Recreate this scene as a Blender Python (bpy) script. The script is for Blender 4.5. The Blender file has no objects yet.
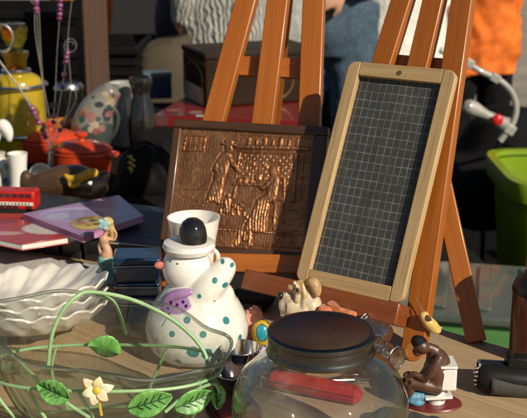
import bpy, bmesh, math, random
from mathutils import Vector, Matrix, Euler, noise
R = math.radians
random.seed(7)
sc = bpy.context.scene
V = Vector
# ------------------------------------------------------------------ camera
T = 0.75                      # height of the table top
CAM = V((0, 0, 1.30)); TH = R(16); F = 263.5 / math.tan(R(14))
FW = V((0, math.cos(TH), -math.sin(TH))); UP = V((0, math.sin(TH), math.cos(TH))); RT = V((1, 0, 0))
def ray(px, py): return FW + RT * ((px - 263.5) / F) + UP * ((209 - py) / F)
def G(px, py, z=T):
    d = ray(px, py); return CAM + d * ((z - CAM.z) / d.z)
def AY(px, py, y):
    d = ray(px, py); return CAM + d * (y / d.y)
def OP(px, py, P, n):
    d = ray(px, py); return CAM + d * ((P - CAM).dot(n) / d.dot(n))
def mpp(p): return (p - CAM).dot(FW) / F      # metres for one photo pixel at p

cam = bpy.data.objects.new('camera', bpy.data.cameras.new('camera')); sc.collection.objects.link(cam)
cam.location = CAM; cam.rotation_euler = (R(90) - TH, 0, 0)
cam.data.sensor_width = 36; cam.data.lens = 18 / math.tan(R(14)); cam.data.clip_start = .05; cam.data.clip_end = 500
cam.data.dof.use_dof = True; cam.data.dof.focus_distance = 1.18; cam.data.dof.aperture_fstop = 13
sc.camera = cam

# ------------------------------------------------------------------ materials
def nn(nt, t, **kw):
    n = nt.nodes.new(t)
    for k, v in kw.items():
        if k.startswith('i_'): n.inputs[k[2:].replace('_', ' ')].default_value = v
        else: setattr(n, k, v)
    return n
def c4(c): return (c[0], c[1], c[2], 1)
_m = {}
def base(name):
    m = bpy.data.materials.new(name); m.use_nodes = True; nt = m.node_tree
    return m, nt, nt.nodes['Principled BSDF']
def ramp(nt, fac, stops):
    r = nt.nodes.new('ShaderNodeValToRGB'); e = r.color_ramp.elements
    while len(e) < len(stops): e.new(.5)
    for el, (p, c) in zip(e, stops): el.position = p; el.color = c4(c)
    nt.links.new(fac, r.inputs[0]); return r.outputs[0]
def mixc(nt, fac, a, b):
    x = nt.nodes.new('ShaderNodeMix'); x.data_type = 'RGBA'
    for s, v in ((0, fac), (6, a), (7, b)):
        if hasattr(v, 'links'): nt.links.new(v, x.inputs[s])
        else: x.inputs[s].default_value = v if s == 0 else c4(v)
    return x.outputs[2]
def math_(nt, op, a, b=None, c=None):
    x = nt.nodes.new('ShaderNodeMath'); x.operation = op
    for i, v in enumerate((a, b, c)):
        if v is None: continue
        if hasattr(v, 'links'): nt.links.new(v, x.inputs[i])
        else: x.inputs[i].default_value = v
    return x.outputs[0]
def coords(nt): return nt.nodes.new('ShaderNodeTexCoord').outputs['Object']
def noise_(nt, co, scale, det=4, rough=.55, dist=0):
    n = nn(nt, 'ShaderNodeTexNoise'); n.inputs['Scale'].default_value = scale; n.inputs['Detail'].default_value = det
    n.inputs['Roughness'].default_value = rough; n.inputs['Distortion'].default_value = dist
    nt.links.new(co, n.inputs['Vector']); return n.outputs[0]
def scaled(nt, co, s, rot=(0, 0, 0), loc=(0, 0, 0)):
    m = nn(nt, 'ShaderNodeMapping'); m.inputs['Scale'].default_value = s; m.inputs['Rotation'].default_value = rot; m.inputs['Location'].default_value = loc
    nt.links.new(co, m.inputs['Vector']); return m.outputs[0]
def bump(nt, b, h, strength=.2, dist=.002):
    n = nn(nt, 'ShaderNodeBump'); n.inputs['Strength'].default_value = strength; n.inputs['Distance'].default_value = dist
    nt.links.new(h, n.inputs['Height']); nt.links.new(n.outputs[0], b.inputs['Normal'])
def mat(name, c, rough=.5, metal=0, var=.18, scale=30, bmp=.12, coat=0, spec=.5, c2=None, bdist=.002, sheen=0):
    if name in _m: return _m[name]
    if max(c) < .03 and not coat and rough > .4: spec = min(spec, .12)
    m, nt, b = base(name); co = coords(nt)
    f = noise_(nt, co, scale)
    d = c2 or [x * (1 - var) for x in c]; l = [min(1, x * (1 + var * .6)) for x in c]
    nt.links.new(ramp(nt, f, [(.35, d), (.65, l)]), b.inputs['Base Color'])
    f2 = noise_(nt, co, scale * 3)
    nt.links.new(math_(nt, 'MULTIPLY_ADD', f2, .25, rough - .12), b.inputs['Roughness'])
    b.inputs['Metallic'].default_value = metal; b.inputs['Coat Weight'].default_value = coat; b.inputs['Coat Roughness'].default_value = .06
    b.inputs['Specular IOR Level'].default_value = spec
    if sheen: b.inputs['Sheen Weight'].default_value = sheen
    if bmp: bump(nt, b, f2, bmp, bdist)
    _m[name] = m; return m
def wood(name, c1, c2, axis=2, rough=.45, coat=0, scale=1.0, bmp=.15, fine=1.0, fac=.35):
    if name in _m: return _m[name]
    m, nt, b = base(name); co = coords(nt)
    s = [60 * scale] * 3; s[axis] = 2.2 * scale
    f = noise_(nt, scaled(nt, co, s), 1.0, 5, .6, .6)
    s2 = [420 * scale * fine] * 3; s2[axis] = 9 * scale
    g = noise_(nt, scaled(nt, co, s2), 1.0, 3)
    big = noise_(nt, co, 7 * scale, 2)
    col = ramp(nt, f, [(.3, c1), (.7, c2)])
    col = mixc(nt, math_(nt, 'MULTIPLY', math_(nt, 'GREATER_THAN', g, .56), fac), col, [x * .45 for x in c1])
    col = mixc(nt, math_(nt, 'MULTIPLY', big, .3), col, [x * .7 for x in c1])
    nt.links.new(col, b.inputs['Base Color'])
    nt.links.new(math_(nt, 'MULTIPLY_ADD', g, .25, rough - .1), b.inputs['Roughness'])
    b.inputs['Coat Weight'].default_value = coat; b.inputs['Coat Roughness'].default_value = .15
    bump(nt, b, g, bmp, .0008)
    _m[name] = m; return m
def spots(name, basec, dots, rough=.2, coat=.5, var=.06, spec=.5):
    """glazed colour with painted dots: (x, y, z, radius, colour[, sx, sy, sz])"""
    m, nt, b = base(name); co = coords(nt)
    f = noise_(nt, co, 40)
    col = ramp(nt, f, [(.3, [x * (1 - var) for x in basec]), (.7, basec)])
    dn = nn(nt, 'ShaderNodeTexNoise'); dn.inputs['Scale'].default_value = 160; nt.links.new(co, dn.inputs['Vector'])
    wob = math_(nt, 'MULTIPLY_ADD', dn.outputs[0], .3, -.15)
    for d in dots:
        s = d[5:8] if len(d) > 5 else (1, 1, 1)
        mp = nn(nt, 'ShaderNodeVectorMath'); mp.operation = 'SUBTRACT'; nt.links.new(co, mp.inputs[0]); mp.inputs[1].default_value = d[:3]
        mu = nn(nt, 'ShaderNodeVectorMath'); mu.operation = 'MULTIPLY'; nt.links.new(mp.outputs[0], mu.inputs[0]); mu.inputs[1].default_value = [1 / (d[3] * q) for q in s]
        le = nn(nt, 'ShaderNodeVectorMath'); le.operation = 'LENGTH'; nt.links.new(mu.outputs[0], le.inputs[0])
        fac = nn(nt, 'ShaderNodeMapRange'); nt.links.new(math_(nt, 'ADD', le.outputs['Value'], wob), fac.inputs[0])
        fac.inputs[1].default_value = .9; fac.inputs[2].default_value = 1.05; fac.inputs[3].default_value = 1; fac.inputs[4].default_value = 0
        col = mixc(nt, fac.outputs[0], col, d[4])
    wear = nn(nt, 'ShaderNodeMix'); wear.data_type = 'RGBA'; wear.blend_type = 'MULTIPLY'; wear.inputs[0].default_value = .8; nt.links.new(col, wear.inputs[6])
    nt.links.new(ramp(nt, noise_(nt, co, 130, 6, .7), [(.28, (.86, .84, .80)), (.5, (1, 1, 1))]), wear.inputs[7])
    nt.links.new(wear.outputs[2], b.inputs['Base Color'])
    b.inputs['Roughness'].default_value = rough; b.inputs['Coat Weight'].default_value = coat; b.inputs['Coat Roughness'].default_value = .05
    b.inputs['Specular IOR Level'].default_value = spec
    bump(nt, b, noise_(nt, co, 90), .05, .001)
    return m
def glass(name, tint=(1, 1, 1), thin=.55, rough=.0, ior=1.45, wavy=.0, ws=45, edge=None, f0=.05):
    """clear glass: part refracting, part clear pane, with mirror highlights"""
    m = bpy.data.materials.new(name); m.use_nodes = True; nt = m.node_tree; nt.nodes.clear()
    out = nn(nt, 'ShaderNodeOutputMaterial')
    g = nn(nt, 'ShaderNodeBsdfGlass'); g.inputs['Color'].default_value = c4(tint); g.inputs['Roughness'].default_value = rough; g.inputs['IOR'].default_value = ior
    t = nn(nt, 'ShaderNodeBsdfTransparent'); t.inputs['Color'].default_value = c4(tint)
    gl = nn(nt, 'ShaderNodeBsdfGlossy'); gl.inputs['Roughness'].default_value = rough
    lw = nn(nt, 'ShaderNodeLayerWeight'); lw.inputs['Blend'].default_value = .5; fr = lw
    sch = math_(nt, 'MULTIPLY_ADD', math_(nt, 'POWER', lw.outputs['Facing'], 3.2), .9, f0)
    if edge: nt.links.new(mixc(nt, math_(nt, 'POWER', lw.outputs['Facing'], 2.5), tint, edge), t.inputs['Color'])
    a = nn(nt, 'ShaderNodeMixShader'); nt.links.new(sch, a.inputs[0]); nt.links.new(t.outputs[0], a.inputs[1]); nt.links.new(gl.outputs[0], a.inputs[2])
    x = nn(nt, 'ShaderNodeMixShader'); x.inputs[0].default_value = thin
    nt.links.new(g.outputs[0], x.inputs[1]); nt.links.new(a.outputs[0], x.inputs[2]); nt.links.new(x.outputs[0], out.inputs[0])
    if wavy:
        co = coords(nt); n = nn(nt, 'ShaderNodeBump'); n.inputs['Strength'].default_value = wavy; n.inputs['Distance'].default_value = .004
        nt.links.new(noise_(nt, co, ws, 1), n.inputs['Height'])
        for q in (g, gl, fr): nt.links.new(n.outputs[0], q.inputs['Normal'])
    return m

# ------------------------------------------------------------------ mesh helpers
class MB:
    def __init__(s): s.b = bmesh.new()
    def _x(s, vs, M):
        if M is not None: bmesh.ops.transform(s.b, matrix=M, verts=vs)
        return vs
    def box(s, c, d, rot=(0, 0, 0), taper=1):
        vs = bmesh.ops.create_cube(s.b, size=1)['verts']
        for v in vs:
            k = taper if v.co.z > 0 else 1
            v.co = V((v.co.x * d[0] * k, v.co.y * d[1] * k, v.co.z * d[2]))
        return s._x(vs, Matrix.Translation(c) @ Euler(rot).to_matrix().to_4x4())
    def ball(s, c, r, rot=(0, 0, 0), u=24, v=14):
        if not hasattr(r, '__len__'): r = (r, r, r)
        vs = bmesh.ops.create_uvsphere(s.b, u_segments=u, v_segments=v, radius=1)['verts']
        return s._x(vs, Matrix.Translation(c) @ Euler(rot).to_matrix().to_4x4() @ Matrix.Diagonal((r[0], r[1], r[2], 1)))
    def tube(s, pts, r, n=10, cap=True, closed=False):
        pts = [V(p) for p in pts]; N = len(pts)
        rs = r if hasattr(r, '__len__') else [r] * N
        rings = []; up = None
        for i, p in enumerate(pts):
            a = pts[i - 1] if (i or closed) else p; c = pts[(i + 1) % N] if (i < N - 1 or closed) else p
            t = (c - a).normalized()
            if up is None:
                up = t.orthogonal().normalized()
            up = (up - t * up.dot(t))
            up = up.normalized() if up.length > 1e-6 else t.orthogonal().normalized()
            bi = t.cross(up)
            rings.append([s.b.verts.new(p + (up * math.cos(2 * math.pi * k / n) + bi * math.sin(2 * math.pi * k / n)) * rs[i]) for k in range(n)])
        for i in range(N if closed else N - 1):
            A = rings[i]; B = rings[(i + 1) % N]
            for k in range(n): s.b.faces.new((A[k], A[(k + 1) % n], B[(k + 1) % n], B[k]))
        if cap and not closed:
            s.b.faces.new(rings[0][::-1]); s.b.faces.new(rings[-1])
    def lathe(s, prof, n=48, c=(0, 0, 0), sx=1, sy=1, fn=None, M=None, close=False):
        c = V(c); rings = []; new = []
        for i, (r, z) in enumerate(prof):
            if r < 1e-6:
                v = s.b.verts.new((c.x, c.y, c.z + z)); rings.append([v]); new.append(v)
            else:
                ring = []
                for k in range(n):
                    a = 2 * math.pi * k / n; rr, zz = (r, z) if fn is None else fn(r, z, a, i)
                    ring.append(s.b.verts.new(c + V((rr * sx * math.cos(a), rr * sy * math.sin(a), zz))))
                rings.append(ring); new += ring
        L = len(rings)
        for i in range(L if close else L - 1):
            A, B = rings[i], rings[(i + 1) % L]
            for k in range(n):
                k2 = (k + 1) % n
                if len(A) == 1 and len(B) == 1: continue
                if len(A) == 1: s.b.faces.new((A[0], B[k2], B[k]))
                elif len(B) == 1: s.b.faces.new((A[k], A[k2], B[0]))
                else: s.b.faces.new((A[k], A[k2], B[k2], B[k]))
        if M is not None: bmesh.ops.transform(s.b, matrix=M, verts=new)
    def prism(s, pts, off):
        """polygon of 3-D points extruded by the vector off"""
        off = V(off); a = [s.b.verts.new(p) for p in pts]; b = [s.b.verts.new(V(p) + off) for p in pts]; n = len(a)
        s.b.faces.new(a[::-1]); s.b.faces.new(b)
        for i in range(n): s.b.faces.new((a[i], a[(i + 1) % n], b[(i + 1) % n], b[i]))
    def grid(s, f, nu, nv, closed_u=False):
        g = [[s.b.verts.new(f(i / nu, j / nv)) for j in range(nv + 1)] for i in range(nu + (0 if closed_u else 1))]
        for i in range(nu):
            for j in range(nv):
                i2 = (i + 1) % len(g)
                s.b.faces.new((g[i][j], g[i2][j], g[i2][j + 1], g[i][j + 1]))
    def build(s, name, m, parent=None, smooth=True, bev=0, M=None, rem=0, sm=4, sub=0, solid=0, world=False, disp=0, dsize=.12, wob=0, wscale=20):
        bmesh.ops.recalc_face_normals(s.b, faces=s.b.faces)
        if wob:
            for v in s.b.verts:
                v.co += noise.noise_vector(v.co * wscale) * wob
        if world and parent is not None:
            bmesh.ops.transform(s.b, matrix=RM(parent).inverted(), verts=s.b.verts)
        me = bpy.data.meshes.new(name); s.b.to_mesh(me); s.b.free()
        o = bpy.data.objects.new(name, me); sc.collection.objects.link(o)
        for mm in (m if isinstance(m, (list, tuple)) else [m]): me.materials.append(mm)
        if parent is not None: o.parent = parent
        if M is not None: o.matrix_basis = (RM(parent).inverted() @ M) if parent is not None else M
        if solid: q = o.modifiers.new('solid', 'SOLIDIFY'); q.thickness = solid; q.offset = 0
        if rem:
            q = o.modifiers.new('remesh', 'REMESH'); q.mode = 'VOXEL'; q.voxel_size = rem; q.use_smooth_shade = True
            q = o.modifiers.new('smooth', 'SMOOTH'); q.iterations = sm; q.factor = .5
        if disp:
            tx = bpy.data.textures.new('folds', 'CLOUDS'); tx.noise_scale = dsize; tx.noise_depth = 2
            q = o.modifiers.new('folds', 'DISPLACE'); q.texture = tx; q.strength = disp; q.mid_level = .5; q.texture_coords = 'LOCAL'
        if bev: q = o.modifiers.new('bevel', 'BEVEL'); q.width = bev; q.segments = 2; q.limit_method = 'ANGLE'; q.angle_limit = R(40)
        if sub: q = o.modifiers.new('sub', 'SUBSURF'); q.levels = sub; q.render_levels = sub
        if smooth:
            for p in me.polygons: p.use_smooth = True
            if not rem and not sub:
                try: me.set_sharp_from_angle(angle=R(38))
                except Exception: pass
        return o
def RM(o):
    M = Matrix.Translation(o.location) @ o.rotation_euler.to_matrix().to_4x4()
    return RM(o.parent) @ o.matrix_basis if o.parent is not None else M
def tag(o, label=None, cat=None, group=None, kind=None):
    for k, v in (('label', label), ('category', cat), ('group', group), ('kind', kind)):
        if v: o[k] = v
    return o
def thing(name, label, cat, loc=(0, 0, 0), rz=0, group=None):
    o = bpy.data.objects.new(name, None); sc.collection.objects.link(o); o.location = loc; o.rotation_euler = (0, 0, rz)
    o.empty_display_size = .05
    return tag(o, label, cat, group)
def copy_tree(o, parent=None):
    c = o.copy(); sc.collection.objects.link(c); c.parent = parent
    for ch in [x for x in sc.objects if x.parent == o]: copy_tree(ch, c)
    return c
def frame(P, x, z):
    """matrix with origin P, local x and z axes"""
    x = x.normalized(); z = (z - x * z.dot(x)).normalized(); y = z.cross(x)
    return Matrix(((x.x, y.x, z.x, P.x), (x.y, y.y, z.y, P.y), (x.z, y.z, z.z, P.z), (0, 0, 0, 1)))
def beam(name, A, B, w, t, wdir, m, parent, bev=.0015):
    """a bar from A to B, its width along wdir; grain along local z"""
    A, B = V(A), V(B); z = (B - A); L = z.length; z.normalize()
    x = (wdir - z * wdir.dot(z)).normalized(); y = z.cross(x)
    M = Matrix(((x.x, y.x, z.x, A.x), (x.y, y.y, z.y, A.y), (x.z, y.z, z.z, A.z), (0, 0, 0, 1)))
    b = MB(); b.box((0, 0, L / 2), (w, t, L)); return b.build(name, m, parent, bev=bev, M=M)
def bez(pts, n=8):
    """smooth curve through the points"""
    pts = [V(p) for p in pts]; out = []
    for i in range(len(pts) - 1):
        p0 = pts[max(i - 1, 0)]; p1 = pts[i]; p2 = pts[i + 1]; p3 = pts[min(i + 2, len(pts) - 1)]
        for k in range(n):
            t = k / n
            out.append(.5 * ((2 * p1) + (p2 - p0) * t + (2 * p0 - 5 * p1 + 4 * p2 - p3) * t * t + (3 * p1 - p0 - 3 * p2 + p3) * t ** 3))
    out.append(pts[-1]); return out

# ------------------------------------------------------------------ world and sun
SUN = V((.56, -.63, .54)).normalized()
w = bpy.data.worlds.new('World'); sc.world = w; w.use_nodes = True; nt = w.node_tree
sky = nt.nodes.new('ShaderNodeTexSky'); sky.sky_type = 'NISHITA'; sky.sun_disc = False
sky.sun_elevation = math.asin(SUN.z); sky.sun_rotation = math.atan2(SUN.x, SUN.y)
bg = nt.nodes['Background']; bg.inputs[1].default_value = .05; nt.links.new(sky.outputs[0], bg.inputs[0])
sl = bpy.data.objects.new('sun', bpy.data.lights.new('sun', 'SUN')); sc.collection.objects.link(sl)
sl.data.energy = 5; sl.data.angle = R(.5); sl.data.color = (1, .90, .74)
sl.rotation_euler = SUN.to_track_quat('Z', 'Y').to_euler(); sl.location = SUN * 8
vs = sc.view_settings; vs.view_transform = 'Standard'; vs.look = 'None'; vs.exposure = 0; vs.gamma = 1; vs.use_curve_mapping = False
sc.cycles.use_denoising = True
sc.cycles.transparent_max_bounces = 24; sc.cycles.max_bounces = 14; sc.cycles.sample_clamp_indirect = 6

# ------------------------------------------------------------------ ground
b = MB(); b.box((0, 40, -.05), (200, 200, .1))
tag(b.build('ground', mat('pale paving', (.30, .26, .20), .9, scale=3, var=.25, bmp=.3), smooth=False), kind='structure')
b = MB()
def shade_surf(u, v):
    x = -3.2 + 6.2 * u; y = 1.2 + 5.4 * v
    return (x, y, .012 + .010 * noise.noise((x * 3, y * 3, 0)) + .004 * noise.noise((x * 11, y * 11, 4)))
b.grid(shade_surf, 120, 100)
tag(b.build('shadesheet', mat('ground shade black', (.007, .007, .0075), .95, scale=4, bmp=.2, spec=.08)), 'large black groundsheet standing in for shade under and behind the stall tables', 'shadesheet')  # black sheet added in place of the shade lying on the ground

# ------------------------------------------------------------------ tables
TA = R(40); td = V((math.cos(TA), -math.sin(TA), 0)); tn = V((math.sin(TA), math.cos(TA), 0))
E0 = G(450, 331)                                    # a point of the back edge
tb = thing('stall_table', 'pale wooden plank table carrying the easels and figurines in front', 'table', E0 - V((0, 0, T)), -TA)
plank = wood('table wood', (.36, .245, .135), (.48, .345, .20), axis=0, rough=.55, scale=.75, fine=1.3, fac=.28)
b = MB()
for i in range(5): b.box((-.45, -.08 - i * .16, T - .0125), (2.1, .1585, .025))
b.build('tabletop', plank, tb, bev=.002)
b = MB(); b.box((-.45, -.03, T - .06), (1.9, .02, .07)); b.box((-.45, -.77, T - .06), (1.9, .02, .07)); b.build('apron', plank, tb)
for sx in (-1.35, .45):
    for sy in (-.075, -.725):
        b = MB(); b.box((sx, sy, (T - .0255) / 2), (.05, .05, T - .0255)); b.build('leg', plank, tb, bev=.002)
T2 = T - .028
t2 = thing('back_table', 'dark cloth covered second table behind, carrying the decanter and casseroles', 'table', (-.95, 2.55, 0), 0)
clothm = mat('black cloth', (.010, .009, .009), .95, scale=60, bmp=.3, spec=.1)
b = MB(); b.box((0, 0, T2 - .018), (2.1, 1.28, .03)); b.build('tabletop', wood('dark wood', (.05, .03, .02), (.09, .05, .03), axis=0), t2)
b = MB()
b.grid(lambda u, v: (-1.052 + 2.104 * u, -.642 + 1.284 * v, T2 + .0004 * noise.noise((u * 20, v * 20, 1))), 60, 40)
def skirt(u, v):
    per = [(-1.055, -.645), (1.055, -.645), (1.055, .645), (-1.055, .645)]; k = u * 4; i = int(k) % 4; f = k - int(k)
    a, c = per[i], per[(i + 1) % 4]; x = a[0] + (c[0] - a[0]) * f; y = a[1] + (c[1] - a[1]) * f
    q = 1 + .012 * v * math.sin(u * 150)
    return (x * q, y * q, T2 - .5 * v)
b.grid(skirt, 200, 6, True)
b.build('cloth', clothm, t2)
for sx in (-.98, .98):
    for sy in (-.58, .58):
        b = MB(); b.box((sx, sy, (T2 - .033) / 2), (.05, .05, T2 - .033)); b.build('leg', _m['dark wood'], t2)

# ------------------------------------------------------------------ easels, slate and copper picture
easel_wood = wood('easel wood', (.30, .080, .008), (.43, .132, .015), axis=2, rough=.38, coat=.25, scale=.7, fac=.16)
def plane(a, L):
    w_ = V((math.cos(a), -math.sin(a), 0)); u_ = V((math.sin(a) * math.sin(L), math.cos(a) * math.sin(L), math.cos(L)))
    return w_, u_, u_.cross(w_) * -1 if u_.cross(w_).y > 0 else u_.cross(w_)
# slate plane from the photographed corners
w2, u2, n2 = plane(R(34), R(26))
BL = V((.0465, 1.354, .81)); SW, SH = .161, .312
if n2.y > 0: n2 = -n2
P2 = BL - n2 * .014                                    # the front of the easel legs lies behind the slate
def e2(px, py): return OP(px, py, P2, n2)
def leg_on(pa, pb, pl, n, width, thick, zfoot=None):
    A = OP(*pa, pl, n); B = OP(*pb, pl, n)
    return A, B
e2r = thing('easel', 'varnished wooden easel holding the gridded slate board on its ledge', 'easel', G(430, 350), 0)
def extend(A, B, zlow, zhigh):
    d = B - A
    return A + d * ((zlow - A.z) / d.z), A + d * ((zhigh - A.z) / d.z)
TOP2 = 1.42
th_ = .018
def legs(root, P, n, lines, wd, zlow, ztop, wdir):
    out = []
    for (a, bq, nm, zl) in lines:
        A = OP(*a, P, n); B = OP(*bq, P, n); A, B = extend(B, A, zl if zl else zlow, ztop)
        off = -n * (th_ / 2)
        beam(nm, A + off, B + off, wd, th_, wdir, easel_wood, root); out.append((A, B))
    return out
L2 = legs(e2r, P2, n2, [((400, 0), (380, 64), 'leg', None), ((432, 0), (416, 68), 'mast', .83), ((461, 0), (417, 312), 'leg', None)], .030, T + .001, TOP2, w2)
# ledge of the slate easel (its front face hangs below the slate)
la = BL + w2 * -.072 - u2 * .0145; lb = BL + w2 * (SW + .004) - u2 * .0145
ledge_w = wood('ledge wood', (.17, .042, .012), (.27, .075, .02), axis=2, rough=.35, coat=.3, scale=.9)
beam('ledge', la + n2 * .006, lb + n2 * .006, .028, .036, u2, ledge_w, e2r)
def back_leg(root, foot, top, wd, wdir): beam('rear_leg', foot, top, wd, .018, wdir, easel_wood, root)
F2 = G(476.5, 342)
back_leg(e2r, F2, OP(415, 60, P2 - n2 * .03, n2), .026, V((1, -.3, 0)))
A, B = L2[0]; A2, B2 = L2[2]
k = .52; beam('crossbar', A.lerp(B, k) - n2 * .024, A2.lerp(B2, k) - n2 * .024, .024, .011, u2, easel_wood, e2r)

Ms = frame(BL, w2, u2)                                  # slate local frame: x across, z up, -y to the viewer
if (Ms.to_3x3() @ V((0, -1, 0))).dot(n2) < 0: pass
sl_r = thing('slate_board', 'wood framed school slate ruled with a fine grid, leaning on the easel', 'slate board', BL)
frame_w = wood('frame wood', (.40, .255, .11), (.52, .355, .175), axis=2, rough=.6, scale=1.2)
frame_wx = wood('frame wood across', (.40, .255, .11), (.52, .355, .175), axis=0, rough=.6, scale=1.2)
fw_ = .0192; ft = .011
def rounded(w, h, r, n=6):
    out = []
    for cx, cy, a0 in ((w - r, h - r, 0), (r, h - r, 90), (r, r, 180), (w - r, r, 270)):
        for i in range(n + 1):
            a = R(a0 + 90 * i / n); out.append((cx + r * math.cos(a), cy + r * math.sin(a)))
    return out
ro = rounded(SW, SH, .012)
def clip_part(name, keep, m):
    b = MB(); b.prism([(x, -ft / 2, z) for x, z in keep], (0, ft, 0)); b.build(name, m, sl_r, bev=.0016, M=Ms @ Matrix.Translation((0, -.004, 0)))
g_ = .0002
clip_part('frame_side', [p for p in ro if p[0] < .016 + 1e-6] + [(.016, 0), (fw_, 0), (fw_, SH), (.016, SH)] if False else [(fw_ - g_, SH)] + [p for p in ro[7:14]] + [p for p in ro[14:21]] + [(fw_ - g_, 0)], frame_w)
clip_part('frame_side', [(SW - fw_ + g_, 0)] + ro[21:28] + ro[0:7] + [(SW - fw_ + g_, SH)], frame_w)
for z0, z1 in ((0, fw_), (SH - fw_, SH)):
    b = MB(); b.box((SW / 2, -.004, (z0 + z1) / 2), (SW - 2 * fw_ - g_, ft - .0006, fw_)); b.build('frame_rail', frame_wx, sl_r, bev=.0008, M=Ms)
b = MB()
b.tube([(SW / 2, -.0102, SH - fw_ * .55), (SW / 2, -.0094, SH - fw_ * .55)], .0032, 14); b.build('hanging_hole', mat('hole brown', (.10, .06, .03), .9), sl_r, M=Ms)
m, nt, pb = base('gridded slate'); co = coords(nt)
sp = nn(nt, 'ShaderNodeSeparateXYZ')
dv = nn(nt, 'ShaderNodeVectorMath'); dv.operation = 'MULTIPLY_ADD'
nz = nn(nt, 'ShaderNodeTexNoise'); nz.inputs['Scale'].default_value = 38; nt.links.new(co, nz.inputs['Vector'])
nt.links.new(nz.outputs['Color'], dv.inputs[0]); dv.inputs[1].default_value = (.0022, 0, .0022); nt.links.new(co, dv.inputs[2])
nt.links.new(dv.outputs[0], sp.inputs[0])
def gl_(o, cell, wd):
    f = math_(nt, 'FRACT', math_(nt, 'DIVIDE', o, cell)); return math_(nt, 'LESS_THAN', math_(nt, 'ABSOLUTE', math_(nt, 'SUBTRACT', f, .5)), wd)
lx = gl_(sp.outputs[0], .0098, .045); lz = gl_(sp.outputs[2], .0122, .038)
ln = math_(nt, 'MAXIMUM', lx, lz)
fade = math_(nt, 'MULTIPLY_ADD', noise_(nt, co, 48, 5, .7), 2.4, -.72)
smear = ramp(nt, noise_(nt, scaled(nt, co, (9, 9, 3), (0, R(35), 0)), 3, 5, .65, 1.5), [(.48, (0, 0, 0)), (.75, (.025, .025, .023))])
slc = ramp(nt, noise_(nt, co, 25, 6, .7), [(.25, (.028, .031, .028)), (.62, (.045, .047, .043)), (.8, (.065, .066, .06))])
add_ = nn(nt, 'ShaderNodeMix'); add_.data_type = 'RGBA'; add_.blend_type = 'ADD'; add_.inputs[0].default_value = .8; nt.links.new(slc, add_.inputs[6]); nt.links.new(smear, add_.inputs[7])
col = mixc(nt, math_(nt, 'MULTIPLY', ln, math_(nt, 'MINIMUM', math_(nt, 'MAXIMUM', fade, .08), .75)), add_.outputs[2], (.27, .275, .25))
nt.links.new(col, pb.inputs['Base Color']); pb.inputs['Roughness'].default_value = .62
bump(nt, pb, noise_(nt, co, 200), .15, .0006)
b = MB(); b.box((SW / 2, 0, SH / 2), (SW - 2 * fw_ + .004, .003, SH - 2 * fw_ + .004)); b.build('slate_panel', m, sl_r, M=Ms)

# copper picture
w1, u1, n1 = plane(R(15), R(24))
if n1.y > 0: n1 = -n1
C0 = G(230, 257, .815)
def c1(px, py): return OP(px, py, C0, n1)
pBL = c1(160, 250); PW = (c1(329, 190) - c1(168, 180)).length; pTL = c1(176, 120)
PH = (pTL - pBL).dot(u1); PW = (c1(330, 124) - c1(176, 120.5)).dot(w1)
pO = pTL - u1 * PH
pic = thing('copper_picture', 'embossed copper relief picture in dark wooden frame, leaning on an easel', 'picture', pO)
Mp = frame(pO, w1, u1)
fr = .0125
dkf = wood('picture frame wood', (.05, .022, .010), (.095, .042, .016), axis=0, rough=.35, coat=.3)
dkfz = wood('picture frame side wood', (.05, .022, .010), (.095, .042, .016), axis=2, rough=.35, coat=.3)
for nm, c, d, mm in (('frame_rail', (PW / 2, 0, fr / 2), (PW, .018, fr), dkf), ('frame_rail', (PW / 2, 0, PH - fr / 2), (PW, .018, fr), dkf),
                     ('frame_side', (fr / 2, 0, PH / 2), (fr, .0175, PH - 2 * fr - .0004), dkfz), ('frame_side', (PW - fr * .8, 0, PH / 2), (fr * 1.6, .0175, PH - 2 * fr - .0004), dkfz)):
    b = MB(); b.box(c, d); b.build(nm, mm, pic, bev=.002, M=Mp)
def seg(x, y, a, bb):
    ax, ay = a; bx, by = bb; dx, dy = bx - ax, by - ay; t = max(0, min(1, ((x - ax) * dx + (y - ay) * dy) / (dx * dx + dy * dy + 1e-12)))
    return math.hypot(x - ax - dx * t, y - ay - dy * t)
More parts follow.
